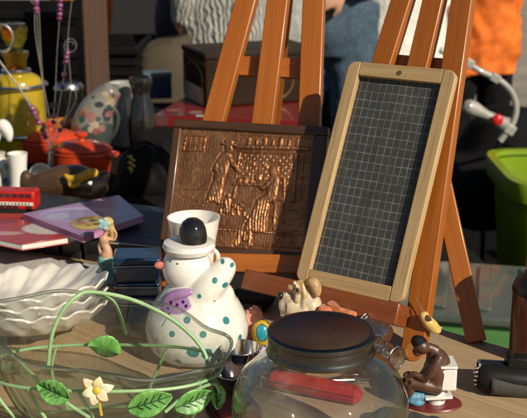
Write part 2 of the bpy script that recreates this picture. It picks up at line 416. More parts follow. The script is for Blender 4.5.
# relief in photo-like units: u 0..100 across, v 0..100 down
caps = [  # standing man in a long coat and hat
    ((37, 13), (38, 17), 2.9, 1.0), ((32.5, 11.5), (41.5, 12.5), 1.2, 1.1), ((36, 9), (39, 10), 2.0, 1.0), ((36, 23), (33, 40), 4.6, 1.0), ((38, 23), (43, 30), 1.9, 1.15), ((43, 30), (47, 35), 1.5, 1.1), ((33, 23), (29, 34), 2.0, 1.05), ((29, 34), (33, 40), 1.6, 1.1),
    ((32, 42), (28, 60), 3.2, .95), ((34, 42), (33, 60), 2.8, .9), ((27, 62), (24, 63.5), 1.4, .8), ((33, 62), (36, 63.5), 1.4, .8),
    # seated woman with the wide skirt, on a chair
    ((72, 31), (72.5, 34), 3.0, 1.0), ((74, 29), (75, 32), 2.2, .9), ((73.5, 40), (73, 53), 4.2, 1.0), ((71, 42), (66, 48), 1.8, 1.15), ((66, 48), (63, 45), 1.5, 1.1), ((72, 55), (66, 60), 4.2, 1.0), ((66, 62), (59, 82), 3.6, .95), ((67, 62), (64, 83), 3.2, .9), ((69, 62), (69, 83), 3.2, .85), ((76, 56), (77.5, 82), 1.1, .7), ((82, 55), (83, 80), 1.0, .6), ((76, 57), (82.5, 56), 1.1, .7), ((81, 38), (82.5, 56), 1.0, .7),
    # child and dog
    ((41, 60), (41, 69), 2.8, .9), ((41, 56), (41, 56.5), 2.0, .95), ((46, 64), (50, 67), 2.1, .85), ((51, 63), (52, 64), 1.6, .9), ((46, 67), (46, 72), .9, .7), ((50, 68), (50.5, 72), .9, .7), ((37, 68), (36, 73), 1.2, .7), ((54, 70), (57, 74), 1.4, .6),
    # table with jugs, hanging kettle, plates
    ((44, 46), (62, 45.5), 1.1, .8), ((46, 47), (45, 58), .9, .6), ((48, 42), (48, 44), 1.7, .8), ((53, 41), (53, 44), 1.5, .8), ((57, 42), (57, 44), 1.2, .8), ((62, 38), (62, 40), 2.7, .9), ((62, 29), (62, 36), .6, .6), ((66, 28), (67, 30), 1.5, .6), ((52, 31), (52, 32), 1.6, .6), ((57, 27), (57, 28), 1.5, .6),
    # mantel, shelf ware, pillars, hearth
    ((44, 13.5), (96, 11.5), 1.7, .8), ((45, 17.5), (93, 16.5), .8, .6), ((88, 18), (88.5, 56), 1.7, .75), ((93, 17), (94, 57), 1.1, .6), ((46, 19), (45, 40), .9, .5),
    ((52, 6), (52, 10.5), 1.4, .8), ((58, 7), (58, 10.5), 1.0, .7), ((64, 5), (64, 10), 1.6, .8), ((70, 7), (70, 10), 1.1, .7), ((76, 5), (76, 9.5), 1.5, .8), ((82, 6), (82, 9.5), 1.0, .7), ((88, 5), (88, 9), 1.4, .7), ((46, 3), (97, 2.5), .6, .5),
    ((3, 54), (26, 52), .6, .45), ((77, 48), (97, 47), .6, .4), ((8, 60), (14, 59.5), .7, .4), ((15, 66), (22, 65.5), .7, .4), ((86, 66), (92, 65), .7, .4), ((9, 72), (18, 71), .6, .35), ((88, 74), (96, 72), .6, .35),
    ((3, 86), (97, 85), .8, .55), ((3, 96), (97, 96), .6, .4), ((53, 87), (51, 97), 2.0, .6), ((60, 87), (61, 97), 1.8, .6), ((56, 88), (57, 92), 2.0, .6), ((84, 87), (82, 96), 1.5, .55), ((90, 88), (91, 95), 1.3, .5),
    ((4, 6), (19, 6), .6, .6), ((19, 6), (18.5, 19), .6, .6), ((18.5, 19), (3, 20), .6, .6), ((3, 20), (4, 6), .6, .6)]
def relief(u, v):
    x, y = u * 100, v * 100; h = 0; gap = 0
    for a, c, r, k in caps:
        q = r + 1.6
        if not (min(a[0], c[0]) - q < x < max(a[0], c[0]) + q and min(a[1], c[1]) - q < y < max(a[1], c[1]) + q): continue
        d = seg(x, y, a, c) / r
        if d < 1: h = max(h, k * (1 - d ** 4) ** .5 * .8)
        elif r > 1.5: gap = max(gap, 1 - (d - 1) * r / 1.6)
    if h > 0: gap = 0
    z = -.22 * gap
    if h > .3:
        z += (.11 if y > 58 else .04) * math.sin(x * 2.6 + 4 * noise.noise((x * .10, y * .05, 2)) + (y - 60) * .02 * (x - 65)) + .12 * noise.noise((x * .5, y * .5, 5))      # folds
    if 46 < x < 87 and 19 < y < 45 and h < .2:                                   # brick back of the hearth
        by = (y / 2.7) % 1; bx = ((x + (2.4 if int(y / 2.7) % 2 else 0)) / 4.8) % 1
        z += .13 + .08 * noise.noise((int(x / 4.8), int(y / 2.7), 1)) if (by > .2 and bx > .12) else 0
    if 4 < x < 18 and 7.5 < y < 19 and h < .2: z += .22 * (1 if ((x / 4) % 1 > .2 and (y / 2.4) % 1 > .3) else 0)
    if y > 60 and h < .2:
        z += .12 * max(0, noise.noise((x * .25, y * .35, 7)))
    return h + z + .10 * noise.noise((x * .3, y * .3, 0)) + .06 * noise.noise((x * 1.1, y * 1.1, 3)) + (.05 * abs(math.sin(x * 1.3 + noise.noise((x * .1, y * .1, 9)) * 3)) if h < .2 else 0)
iw, ih = PW - fr * 2.6, PH - 2 * fr
b = MB()
b.grid(lambda u, v: (fr + iw * u, -.003 - .0036 * relief(u, v), PH - fr - ih * v), 330, 290)
m, nt, pb = base('copper'); co = coords(nt)
col = ramp(nt, noise_(nt, co, 30, 5, .65), [(.3, (.20, .088, .040)), (.7, (.46, .215, .098))])
nt.links.new(col, pb.inputs['Base Color']); pb.inputs['Metallic'].default_value = .82
nt.links.new(math_(nt, 'MULTIPLY_ADD', noise_(nt, co, 110), .25, .32), pb.inputs['Roughness'])
bump(nt, pb, noise_(nt, co, 260, 4), .25, .001)
b.build('relief_panel', m, pic, M=Mp)
b = MB(); b.box((PW / 2, .0065, PH / 2), (PW - .006, .003, PH - .006)); b.build('backing', dkf, pic, M=Mp)

P1 = C0 - n1 * .011
e1r = thing('easel', 'varnished wooden easel holding the copper relief picture', 'easel', G(235, 290), 0)
L1 = legs(e1r, P1, n1, [((245, 0), (212.5, 120), 'leg', None), ((277, 0), (262, 120), 'mast', .83), ((313, 0), (309, 110), 'leg', None)], .032, T + .001, 1.45, w1)
la = c1(150, 262) + n1 * .004; lb = c1(308, 266) + n1 * .004
beam('ledge', V((la.x, la.y, la.z)), lb, .026, .040, u1, easel_wood, e1r)
A, B = L1[0]; A2, B2 = L1[2]
ka = (c1(230, 63).z - A.z) / (B.z - A.z)
beam('crossbar', A.lerp(B, ka) - n1 * .024, A2.lerp(B2, ka) - n1 * .024, .030, .011, u1, easel_wood, e1r)
ft1 = V((.00, 2.00, T2 + .002)); back_leg(e1r, ft1, L1[1][0].lerp(L1[1][1], .86) - n1 * .03, .026, V((1, 0, 0)))
_TL = BL + u2 * (SH - .008) + w2 * .006; _Q = OP(316, 97, P1, n1)
print('SUN fit', (_TL - _Q).normalized(), 'used', SUN)

# ================================================================== things on the front table
white_glaze = mat('white glaze', (.80, .77, .71), .16, coat=.6, var=.05, bmp=.03)
steel = mat('steel', (.55, .54, .52), .22, metal=1, var=.15, scale=60, bmp=.05)
silver = mat('silver wire', (.72, .71, .68), .2, metal=1, var=.1, bmp=0)
clear = glass('clear glass', (.97, .985, .965), thin=.5)
# --- cookie jar with a metal lid
J = V((.0565, .965, T))
jar = thing('cookie_jar', 'round clear glass jar with dark screw lid in the front', 'jar', J)
prof_o = [(.001, .002), (.05, .000), (.062, .004), (.074, .018), (.085, .040), (.0895, .064), (.087, .084), (.079, .101), (.066, .113), (.054, .119), (.0475, .123), (.0465, .140)]
prof_i = [(r - .0026 if r > .01 else .0005, z + (.004 if r < .06 and z < .02 else 0)) for r, z in prof_o][::-1]
b = MB(); b.lathe(prof_o + [(.0452, .1405)] + prof_i, 96); b.build('glass_body', glass('jar glass', (.975, .985, .97), thin=.93, wavy=.04, edge=(.30, .40, .30), f0=.055), jar)
lidm = mat('dark lid metal', (.15, .147, .143), .24, metal=1, var=.25, scale=18, bmp=.04)
b = MB(); b.lathe([(0, .1490), (.044, .1488), (.0475, .1500), (.0512, .1500), (.0532, .1485), (.0538, .1462), (.0536, .1440), (.0528, .1430), (.0528, .1345), (.0534, .1330), (.0545, .1305), (.0540, .1278), (.052, .1275), (.051, .146), (0, .1475)], 96)
b.build('lid', lidm, jar)
# --- glass basket in a green wire stand
BK = V((-.170, 1.045, T))
bas = thing('glass_basket', 'oval glass dish in a green wire basket with leaves and a flower', 'glass basket', BK)
rx, ry, rz_ = .122, .062, .082
def gl_fn(r, z, a, i):
    k = max(0, min(1, z / .08)); lift = (.5 + .5 * math.cos(a - R(140))) * .050 * k * k + .003 * math.sin(7 * a) * k
    return r * (1 + .025 * math.sin(8 * a) * k), z + lift
po = [(.01, .004), (.55, .004), (.70, .012), (.82, .030), (.93, .052), (1.0, .072), (1.10, .086)]
pi = [(max(.005, r - .025), z + .003) for r, z in po][::-1]
b = MB(); b.lathe(po + [(1.095, .0885)] + pi, 96, sx=rx, sy=ry, fn=gl_fn); b.build('glass_dish', glass('basket glass', (.965, .98, .955), thin=.93, wavy=.4, ws=20, edge=(.30, .38, .26), f0=.06), bas)
b = MB(); b.tube([V((rx * 1.098 * (1 + .025 * math.sin(8 * a)) * math.cos(a), ry * 1.098 * (1 + .025 * math.sin(8 * a)) * math.sin(a), gl_fn(1, .0875, a, 0)[1])) for a in [2 * math.pi * i / 96 for i in range(96)]], .0021, 8, closed=True); b.build('glass_lip', glass('lip glass', (.93, .96, .91), thin=.6, edge=(.3, .38, .28), f0=.22), bas)
green = mat('green wire paint', (.27, .44, .21), .45, var=.15, scale=80, bmp=.05)
def ell(a, z=rz_ - .008, k=1.03): return V((rx * k * math.cos(a), ry * k * math.sin(a), z))
b = MB(); b.tube([ell(2 * math.pi * i / 64, rz_ - .008 + .002 * math.sin(3 * i / 10)) for i in range(64)], .0019, 8, closed=True); b.build('rim_wire', green, bas)
b = MB(); b.tube([ell(2 * math.pi * i / 64, .004, .74) for i in range(64)], .0019, 8, closed=True); b.build('base_wire', green, bas)
for a in (200, 235, 262, 292, 325, 20, 60, 120, 160):
    a = R(a); b = MB(); b.tube(bez([ell(a, rz_ - .008, 1.03), ell(a + .08, .05, .99), ell(a + .12, .024, .86), ell(a + .05, .004, .745)], 5), .0017, 7); b.build('stay_wire', green, bas)
def bp(px, py, y): return AY(px, py, BK.y + y) - BK
hnd = [bp(48, 366, -.030), bp(52, 335, -.028), bp(62, 312, -.024), bp(76, 297, -.016), bp(92, 292, -.006), bp(130, 299, .004), bp(165, 315, .004), bp(190, 334, .0), bp(204, 352, -.006), bp(208, 366, -.012)]
b = MB(); b.tube(bez(hnd, 7),  .0022, 9); b.build('handle', green, bas)
b = MB(); b.tube(bez([bp(92, 293, -.004), bp(112, 300, .02), bp(120, 315, .04), bp(126, 334, .058)], 6), .0018, 8); b.build('handle', green, bas)
leafm = mat('leaf enamel', (.14, .34, .08), .4, var=.35, scale=60, bmp=.15, c2=(.07, .21, .04))
veinm = mat('leaf vein', (.02, .07, .015), .5)
def leaf(px, py, y, L, W, rot, tilt, yaw=0):
    c = bp(px, py, y); M = Matrix.Translation(c + BK) @ Euler((R(70) + tilt, 0, yaw)).to_matrix().to_4x4() @ Matrix.Rotation(rot, 4, 'Z')
    b = MB()
    def f(u, v):
        s = 2 * v - 1; wv = W * (math.sin(math.pi * min(1, u * .96 + .02)) ** .75) * (1 - .35 * u) * (1 + .015 * math.sin(u * 40))
        return (L * (u - .5), s * wv * .62, .003 * abs(s) * 1.4 + .003 * math.sin(u * 3) + .0003 * math.sin(u * 36) * abs(s))
    b.grid(f, 28, 10); lf = b.build('leaf', leafm, bas, M=M, solid=.0012)
    b = MB(); b.tube([(L * (u - .5), 0, .003 * math.sin(u * 3) + .0014) for u in (0, .2, .4, .6, .8, .97)], .0007, 5)
    for u in (.2, .36, .52, .68):
        for s in (-1, 1):
            w_ = W * .42 * math.sin(math.pi * u); b.tube([(L * (u - .5), 0, .003 * math.sin(u * 3) + .0014), (L * (u - .36), s * w_ * .62, .003 * math.sin((u + .1) * 3) + .004)], .0005, 4)
    v = b.build('vein', veinm); v.parent = lf
leaf(54, 391, -.066, .037, .024, R(160), 0, R(-10)); leaf(150, 402, -.074, .046, .026, R(15), .1, R(5)); leaf(193, 400, -.056, .043, .024, R(12), .1, R(25)); leaf(104, 350, .052, .038, .032, R(20), .0, R(180))
leaf(214, 395, -.02, .030, .02, R(80), .0, R(50))
petal = mat('petal enamel', (.78, .72, .58), .4, var=.1, scale=90, c2=(.70, .60, .30))
fl = bp(97, 389, -.078)
for k in range(6):
    a = R(60 * k + 15); b = MB(); L = .0155 if k % 2 else .018
    b.grid(lambda u, v: (L * u * math.cos(a) - (v - .5) * .011 * math.sin(math.pi * (.12 + .85 * u)) * math.sin(a), -.004 * math.sin(u * 2.6) - .001 * (1 if k % 2 else 0), L * u * math.sin(a) + (v - .5) * .011 * math.sin(math.pi * (.12 + .85 * u)) * math.cos(a)), 8, 6)
    b.build('petal', petal, bas, M=Matrix.Translation(BK + fl), solid=.001)
b = MB(); b.ball((0, -.003, 0), (.0045, .003, .0045), u=12, v=8); b.tube([(0, 0, -.004), (.003, .002, -.03)], .0015, 6); b.build('flower_heart', mat('yellow enamel', (.60, .42, .04), .4), bas, M=Matrix.Translation(BK + fl))
b = MB(); b.tube(bez([bp(10, 352, .0), bp(30, 372, -.03), bp(60, 398, -.062), bp(90, 418, -.07)], 5), .002, 7); b.build('tendril', green, bas); b = MB(); b.tube(bez([bp(165, 412, -.072), bp(185, 396, -.06), bp(212, 384, -.03), bp(219, 392, -.02)], 6), .0019, 7); b.build('tendril', green, bas)

# --- snowman jar
S0 = G(198, 372) + V((0, .055, 0)); k = mpp(S0 + V((0, -.04, .06)))
sn = thing('snowman_jar', 'white ceramic snowman jar with teal dots and a pink nose', 'ceramic jar', S0)
def sp_(px, py, dy=0): return AY(px, py, S0.y + dy) - S0
bc = sp_(197, 341); bc.y = 0; br = (53.5 * k, 50 * k, 50 * k); bc.z = br[2] * .93
hc = sp_(187, 268); hr = 25.5 * k
teal = (.035, .20, .20)
PB = [(0, 34), (3, 42), (10, 49), (20, 53), (31, 53.5), (42, 50.5), (54, 44), (66, 34.5), (76, 26), (84, 19), (92, 15)]
bcx = bc.x
def rad(z):
    h = z / k * .93
    for (h0, r0), (h1, r1) in zip(PB, PB[1:]):
        if h0 <= h <= h1: t = (h - h0) / (h1 - h0); return (r0 + (r1 - r0) * t) * k
    return 0
def on_body(px, py):
    d = ray(px, py).normalized(); o = CAM - S0; t = 1.0
    while t < 1.8:
        p = o + d * t
        if math.hypot(p.x - bcx, p.y) < rad(p.z): return p
        t += .0006
    return V((bcx, -.05, .05))
dots = []
for px, py, r in ((187, 320, 4.2), (203, 334.5, 4), (226, 320.5, 4.6), (193, 352, 7), (207, 354, 6.5), (220, 357, 4.2), (172, 334, 3.6), (158, 352, 4), (240, 338, 4), (213, 300, 3.4), (178, 362, 4), (236, 362, 4)):
    p = on_body(px, py)
    if p: dots.append((p.x, p.y, p.z, r * k * .92, teal))
for a in range(4):
    dots.append((bcx + br[0] * math.cos(R(30 + 40 * a)) * .9, br[1] * math.sin(R(30 + 40 * a)) * .9 , bc.z + .01 * (-1) ** a, 5 * k, teal))
sd = [(sp_(px, py, -.03).x, sp_(px, py, -.03).y, sp_(px, py, -.03).z, 3.0 * k, teal, 1, 5, 1) for px, py in ((229, 257), (232, 268), (215, 279), (225, 285), (200, 293), (222, 264))]
b = MB()
b.tube(bez([sp_(200, 300, -.022), sp_(208, 288, -.022), sp_(219, 276, -.016), sp_(226, 267, -.010)], 5), [v * k for v in (17, 17.5, 17.5, 17.2, 17, 16.6, 16.2, 15.8, 15.2, 14.6, 14, 13.4, 13, 12.6, 11.4, 7)], 16); b.ball(sp_(225, 268, -.010), 12 * k); b.ball(sp_(218, 297, -.004), (18 * k, 17 * k, 18 * k))
b.lathe([(0, 0)] + [(r * k, h / .93 * k) for h, r in PB] + [(0, 92 / .93 * k)], 64, c=(bcx, 0, 0)); b.tube([V((bcx, 0, 80 / .93 * k)), hc - V((0, 0, 10 * k))], [17 * k, 13 * k], 20)
b.build('body', spots('snowman glaze', (.76, .73, .66), dots + sd + [(*on_body(174, 303), 19 * k, (.36, .20, .42), .95, 1.2, .52), (*on_body(166, 309), 9 * k, (.36, .20, .42), 1, 1.2, .8)] + [(*on_body(px, py), 1.7 * k, (.05, .02, .06), 1, 2, 1) for px, py in ((171, 303), (177, 305), (183, 302), (168, 308), (186, 306), (163, 312))], rough=.14), sn, rem=.0028, sm=8)
b = MB(); b.ball(hc, (hr, hr, hr * 1.02), u=40, v=28); b.build('head', white_glaze, sn)
hb = sp_(189, 246)
b = MB(); b.lathe([(0, -5 * k), (20 * k, -6 * k), (25 * k, -4.5 * k), (27 * k, 0), (25.5 * k, 4.5 * k), (20 * k, 6 * k), (0, 6 * k)], 48, c=hb); b.build('hat_brim', white_glaze, sn)
dc = sp_(193, 244, -.004)
b = MB(); b.lathe([(14.3 * k, -2 * k), (14.3 * k, 10 * k), (13.2 * k, 17 * k), (10.5 * k, 23 * k), (6 * k, 26.4 * k), (0, 27.5 * k)], 40, c=dc); b.build('hat_crown', mat('black glaze', (.010, .010, .011), .09, coat=.6, bmp=0), sn)
nc = sp_(160.5, 265, -.006)
b = MB(); b.tube([nc + V((.008, 0, 0)), nc + V((0, 0, 0)), nc + V((-.005, -.001, -.0005)), nc + V((-.0075, -.0015, -.0008))], [.0062, .0058, .0042, .001], 16); b.build('nose', mat('pink glaze', (.72, .22, .16), .25, coat=.5), sn)
eye = mat('painted black', (.012, .012, .012), .3)
for ex, ey in ((172, 256), (179, 257)):
    p = sp_(ex, ey); dv_ = (p - hc); dv_.y = -math.sqrt(max(1e-6, hr * hr - dv_.x ** 2 - dv_.z ** 2)) ; b = MB(); b.ball(hc + dv_ * 1.0, .0012, u=10, v=8); b.build('eye', eye, sn)
pm = spots('purple scarf glaze', (.36, .20, .42), [(*on_body(px, py), 1.9 * k, (.03, .02, .04), 1, 8, 1) for px, py in ((171, 302), (176, 305), (182, 302), (168, 307), (186, 307))], rough=.2)
b = MB(); b.tube(bez([on_body(162, 306), on_body(170, 298), on_body(181, 294), on_body(194, 292)], 4), [v * k for v in (2, 3, 4, 5, 5.5, 6, 6, 6, 6, 5.5, 5, 4, 3)], 12); b.ball(V((bcx - 4 * k, 0, 88 * k)), (19 * k, 19 * k, 5 * k)); b.build('scarf', pm, sn, rem=.0018, sm=6)
b = MB(); q = [on_body(px, py) for px, py in ((170, 312), (163, 325), (157, 340))]; b.tube([p * 1.0 for p in q if p], .0006, 6); b.build('seam_line', eye, sn)
# --- tall white tumbler behind the snowman
cp = AY(193.5, 217, S0.y + .11); cz = cp.z - T; kc = mpp(cp)
tm = thing('white_tumbler', 'tall plain white tumbler standing behind the snowman', 'tumbler', V((cp.x, cp.y, T)))
b = MB(); H_ = cz
b.lathe([(0, 0), (17 * kc, 0), (18 * kc, .004), (15 * kc, .012), (17 * kc, H_ * .4), (22 * kc, H_ * .78), (26.6 * kc, H_), (25.2 * kc, H_), (20.5 * kc, H_ * .78), (15 * kc, H_ * .4), (13 * kc, .016), (0, .014)], 56); b.build('cup', white_glaze, tm)
b = MB(); b.tube(bez([V((17 * kc, -.004, H_ * .72)), V((24 * kc, -.006, H_ * .66)), V((23 * kc, -.006, H_ * .52)), V((16 * kc, -.004, H_ * .46))], 6), .003, 8); b.build('handle', white_glaze, tm)

# --- dark glazed bowl beside the snowman, red spectacle case
p = G(238, 392); bw = thing('small_bowl', 'small dark glazed bowl between the snowman and the glass jar', 'bowl', p)
b = MB(); b.lathe([(0, .002), (.014, 0), (.015, .003), (.022, .009), (.027, .020), (.0285, .028), (.0272, .028), (.0255, .020), (.020, .011), (0, .008)], 48); b.build('bowl', mat('brown glaze', (.06, .035, .02), .12, coat=.7, var=.5, scale=25, c2=(.02, .025, .05)), bw)
redl = mat('red leather', (.46, .018, .02), .3, var=.25, scale=50, bmp=.3)
p = G(314, 396); rc = thing('spectacle_case', 'red leather spectacle case lying behind the glass jar', 'spectacle case', p, R(-24))
b = MB(); b.tube([(-.058, 0, .011), (-.052, 0, .011), (-.03, 0, .012), (.03, 0, .012), (.052, 0, .011), (.058, 0, .011)], [.004, .011, .0118, .0118, .011, .004], 18); b.build('case', redl, rc)
b = MB(); b.tube([(-.053, -.0108, .0135), (0, -.0118, .0145), (.053, -.0108, .0135)], .0008, 6); b.build('seam', mat('dark red', (.12, .01, .01), .5), rc)
p = G(233, 414); rn = thing('red_napkin', 'dark red folded cloth on the table in front of the small bowl', 'cloth', p, R(20))
b = MB()
for i in range(3): b.box((.001 * i, .001 * i, .0025 + .0042 * i), (.055 - .003 * i, .045, .004))
b.build('cloth', mat('dark red cloth', (.11, .015, .012), .9, scale=90, bmp=.4), rn, bev=.0015, wob=.0015, wscale=40)

# --- stack of fluted white bowls
B0 = V((-.314, 1.315, T))
for i, (z, r, lab) in enumerate(((0, .106, 'fluted white ceramic bowl at the bottom of the stack of bowls'), (.012, .105, 'fluted white ceramic bowl in the middle of the stack of bowls'), (.024, .104, 'fluted white ceramic bowl on top of the stack, its inside showing'))):
    o = thing('fluted_bowl', lab, 'bowl', B0 + V((.002 * (i - 1), .001 * i + z * .14, z)), .25 * i, 'stack of fluted white bowls'); o.rotation_euler = (R(-8), 0, .25 * i); o.location.z += .009
    def ff(rr, zz, a, j):
        t = zz / .03; return rr * (1 + .018 * t * math.sin(15 * a + 5.2 * (rr - .06) / .045)), zz + .0030 * min(1, 1.8 * t) * (math.sin(15 * a + 5.2 * (rr - .06) / .045) + .3 * math.sin(30 * a + 10.4 * (rr - .06) / .045 + .8))
    pr = [(0, .002), (.05, 0), (.058, .002), (.08, .010), (.095, .021), (1.02 * r, .034), (1.01 * r, .0365), (r * .97, .034), (.090, .023), (.075, .013), (.05, .006), (0, .005)]
    pr = [tuple(p0[c] + (p1[c] - p0[c]) * q / 4 for c in (0, 1)) for p0, p1 in zip(pr, pr[1:]) for q in range(4)] + [pr[-1]]
    b = MB(); b.lathe(pr, 196, fn=ff); b.build('bowl', mat('cream porcelain', (.62, .58, .52), .22, coat=.4, var=.08, scale=14, bmp=.04), o)
# --- steel pot in the corner
p = V((-.372, 1.10, T)); pt = thing('steel_bowl', 'plain steel bowl half hidden behind the glass basket', 'bowl', p)
b = MB(); b.lathe([(0, 0), (.045, 0), (.060, .008), (.072, .030), (.076, .056), (.078, .058), (.074, .056), (.070, .031), (.058, .010), (0, .003)], 64); b.build('bowl', steel, pt)

# --- mermaid figurine
p = G(112, 268) ; p = G(110, 280); km = mpp(p); mer = thing('mermaid_figurine', 'small mermaid figurine with blond hair and a teal tail', 'figurine', p)
def mp_(px, py, dy=0): return AY(px, py, p.y + dy) - p
skin = mat('painted skin', (.58, .33, .20), .4, var=.12, scale=60)
b = MB(); b.ball(mp_(106, 226), (5.2 * km, 5 * km, 6 * km)); b.tube([mp_(106, 231), mp_(105, 236)], [2.2 * km, 2.6 * km]); b.tube(bez([mp_(105, 236), mp_(104, 243), mp_(107, 250), mp_(106, 258)], 4), [4.2 * km, 5, 5, 5, 5, 4.6] and [v * km for v in (4, 5, 5.4, 5, 4.6, 4.3, 4.2, 4.4, 4.8, 5.4, 6, 6.2, 6.2)], 14)
b.tube(bez([mp_(108, 238), mp_(114, 240), mp_(116, 234), mp_(113, 229)], 4), 1.6 * km, 8); b.tube(bez([mp_(102, 238), mp_(99, 246), mp_(101, 255)], 4), 1.6 * km, 8)
b.build('body', skin, mer, rem=.0011, sm=4)
b = MB(); b.tube(bez([mp_(106, 256), mp_(106, 264), mp_(109, 274, -.002), mp_(104, 280, -.012), mp_(112, 283, -.02)], 5), [v * km for v in (6.5, 7.2, 7.8, 8.2, 8.4, 8.4, 8.2, 8, 7.6, 7, 6.4, 5.8, 5.2, 4.6, 4, 3.5, 3, 2.5, 2, 1.6, 1.4)], 14); b.ball(mp_(114, 282, -.024), (6 * km, 1.5 * km, 5 * km)); b.ball(mp_(106, 276), (10 * km, 9 * km, 5 * km))
b.build('tail', mat('teal glaze', (.22, .42, .38), .3, var=.25, scale=150, bmp=.3), mer, rem=.0013, sm=3)
b = MB(); b.ball(mp_(107, 222, .001), (6.6 * km, 6 * km, 5.2 * km)); b.tube(bez([mp_(109, 223, .002), mp_(112, 232, .003), mp_(111, 244, .004)], 4), [v * km for v in (4, 4, 3.8, 3.6, 3.4, 3, 2.6, 2, 1.2)], 10); b.build('hair', mat('blond paint', (.55, .38, .13), .5, var=.25, scale=200, bmp=.4), mer, rem=.0011, sm=2)
b = MB(); b.ball(mp_(104, 224, -.008), (4 * km, 1.2 * km, 4 * km))
for q in range(5): b.ball(mp_(104 + 4 * math.cos(q * 1.257), 224 + 4 * math.sin(q * 1.257), -.008), (2.6 * km, 1 * km, 2.6 * km), u=10, v=6)
b.build('hair_flower', mat('pale teal paint', (.35, .55, .52), .4), mer)

# --- stack of dark blue tins
bl = mat('dark blue lacquer', (.012, .035, .075), .12, coat=.8, var=.3, scale=20, bmp=.03)
bp0 = G(138, 324); kb = mpp(bp0); z = T
for i, (h, wpx, dx, lab) in enumerate(((27, 45, 0, 'dark blue lacquered tin at the bottom of a stack of three tins'), (14, 44, .5, 'thin dark blue lacquered tin in the middle of the stack of tins'), (24, 46, -.5, 'dark blue lacquered tin on top of the stack beside the snowman'))):
    hh = h * kb / .94; o = thing('blue_tin', lab, 'tin', V((bp0.x + dx * kb, bp0.y + .025, z)), R(-4 + 4 * i), 'stack of dark blue tins')
    b = MB(); b.box((0, 0, hh * .34), (wpx * kb, .05, hh * .66)); b.build('box', bl, o, bev=.003)
    b = MB(); b.box((0, 0, hh * .84), (wpx * kb + .0016, .0516, hh * .30)); b.build('lid', bl, o, bev=.003)
    b = MB(); b.box((0, 0, hh * .68), (wpx * kb + .0026, .0526, .0014)); b.build('chrome_band', steel, o, bev=.0004)
    z += hh * .99 + .0002

# --- black seedling tray carrying the books
ang = R(-23)
pR = G(150, 271); tr = thing('seedling_tray', 'black plastic seedling tray lying under the books', 'tray', pR, ang)
blackp = mat('black plastic', (.022, .022, .022), .34, var=.2, bmp=.1)
TW, TD, TH_ = .46, .20, .036
b = MB()
nx, ny = 11, 6
for i in range(nx):
    for j in range(ny):
        cx = -TW + (i + .5) * TW / nx; cy = (j + .5) * TD / ny
        b.box((cx, cy, TH_ * .5), (TW / nx * .80, TD / ny * .80, TH_ * .94), taper=1.14)
b.build('cell', blackp, tr, bev=.002)['kind'] = 'stuff'
b = MB(); b.box((-TW / 2, TD / 2, TH_ + .002), (TW + .012, TD + .012, .004)); b.box((-TW / 2, -.004, TH_ - .001), (TW + .012, .003, .008)); b.box((.004, TD / 2, TH_ - .001), (.003, TD + .008, .008)); b.build('rim', blackp, tr, bev=.001)
zt = T + TH_ + .0042
def book(name, lab, corners, zb, th, cov, pages, cat='book', pagein=.002):
    pts = [G(x, y, zb + th) for x, y in corners]; c = sum(pts, V()) / len(pts); c.z = zb
    o = thing(name, lab, cat, c)
    L = [q - V((c.x, c.y, zb + th)) for q in pts]
    b = MB(); b.prism([q + V((0, 0, th - .0014)) for q in L], (0, 0, .0014)); b.build('front_cover', cov, o, bev=.0004)
    b = MB(); b.prism([q for q in L], (0, 0, .0014)); b.build('back_cover', cov, o, bev=.0004)
    b = MB(); b.prism([q * (1 - pagein / .1) + V((0, 0, .0015)) for q in L], (0, 0, th - .0031)); b.build('pages', pages, o)
    return o, L, th
paper = mat('paper edge', (.70, .66, .60), .8, var=.1, scale=300)
# red and white magazine
mg = spots('magazine cover', (.42, .05, .04), [(.05, .0, .006, .045, (.60, .55, .50), 1, .8, 1), (-.03, .04, .006, .02, (.25, .03, .03)), (-.02, -.03, .006, .018, (.55, .30, .25), 2, .6, 1)], rough=.2, coat=.4)
o, Lm, th = book('magazine', 'glossy red and white magazine under the purple book', [(-26, 234), (22, 244), (76, 236), (40, 214), (-14, 213)], zt, .011, mg, paper, 'magazine')
# dark blue flat box right of the books
o, Lm, th = book('blue_folder', 'flat dark navy folder lying right of the purple book', [(100, 240), (168, 246), (176, 213), (120, 208)], zt, .006, mat('navy card', (.022, .022, .05), .5), paper, 'folder')
zb = zt + .0114
pc = spots('purple book cover', (.42, .23, .40), [(-.02, .0, .009, .055, (.52, .43, .56), 1.2, .8, 3), (-.03, -.005, .009, .043, (.34, .26, .42), 1.2, .8, 3), (-.055, -.01, .009, .02, (.46, .38, .50), 1, 1, 3)], rough=.16, coat=.5)
o, Lp, th = book('purple_book', 'glossy purple hardback book with an oval golden cover picture', [(22.5, 213.5), (83, 236), (143.5, 215.5), (119, 195)], zb, .011, pc, mat('pink paper', (.50, .22, .36), .7, scale=300))
q = G(90, 222.5, zb + .0116) - V(o.location)
b = MB(); b.lathe([(0, .0004), (.0305, .0004), (.0312, 0)], 48, c=q, sx=1, sy=1.15); b.build('cover_picture', spots('cover picture', (.50, .36, .10), [(q.x + dx, q.y + dy, q.z, r, c) for dx, dy, r, c in ((.004, .01, .008, (.10, .12, .03)), (-.012, -.006, .009, (.48, .16, .03)), (.012, -.010, .007, (.16, .08, .03)), (-.008, .014, .006, (.55, .45, .25)), (.017, .006, .005, (.45, .10, .04)), (-.018, .004, .005, (.12, .10, .04)), (.0, -.016, .005, (.14, .16, .05)))], rough=.2), o)
# wooden box corner behind the tins
p = G(146, 286); wb = thing('wooden_box', 'small reddish wooden box behind the stack of blue tins', 'box', p, R(10))
b = MB(); b.box((0, 0, .011), (.055, .03, .022)); b.build('box', easel_wood, wb, bev=.001)
b = MB(); b.box((0, 0, .0255), (.057, .032, .007)); b.build('lid', easel_wood, wb, bev=.001)

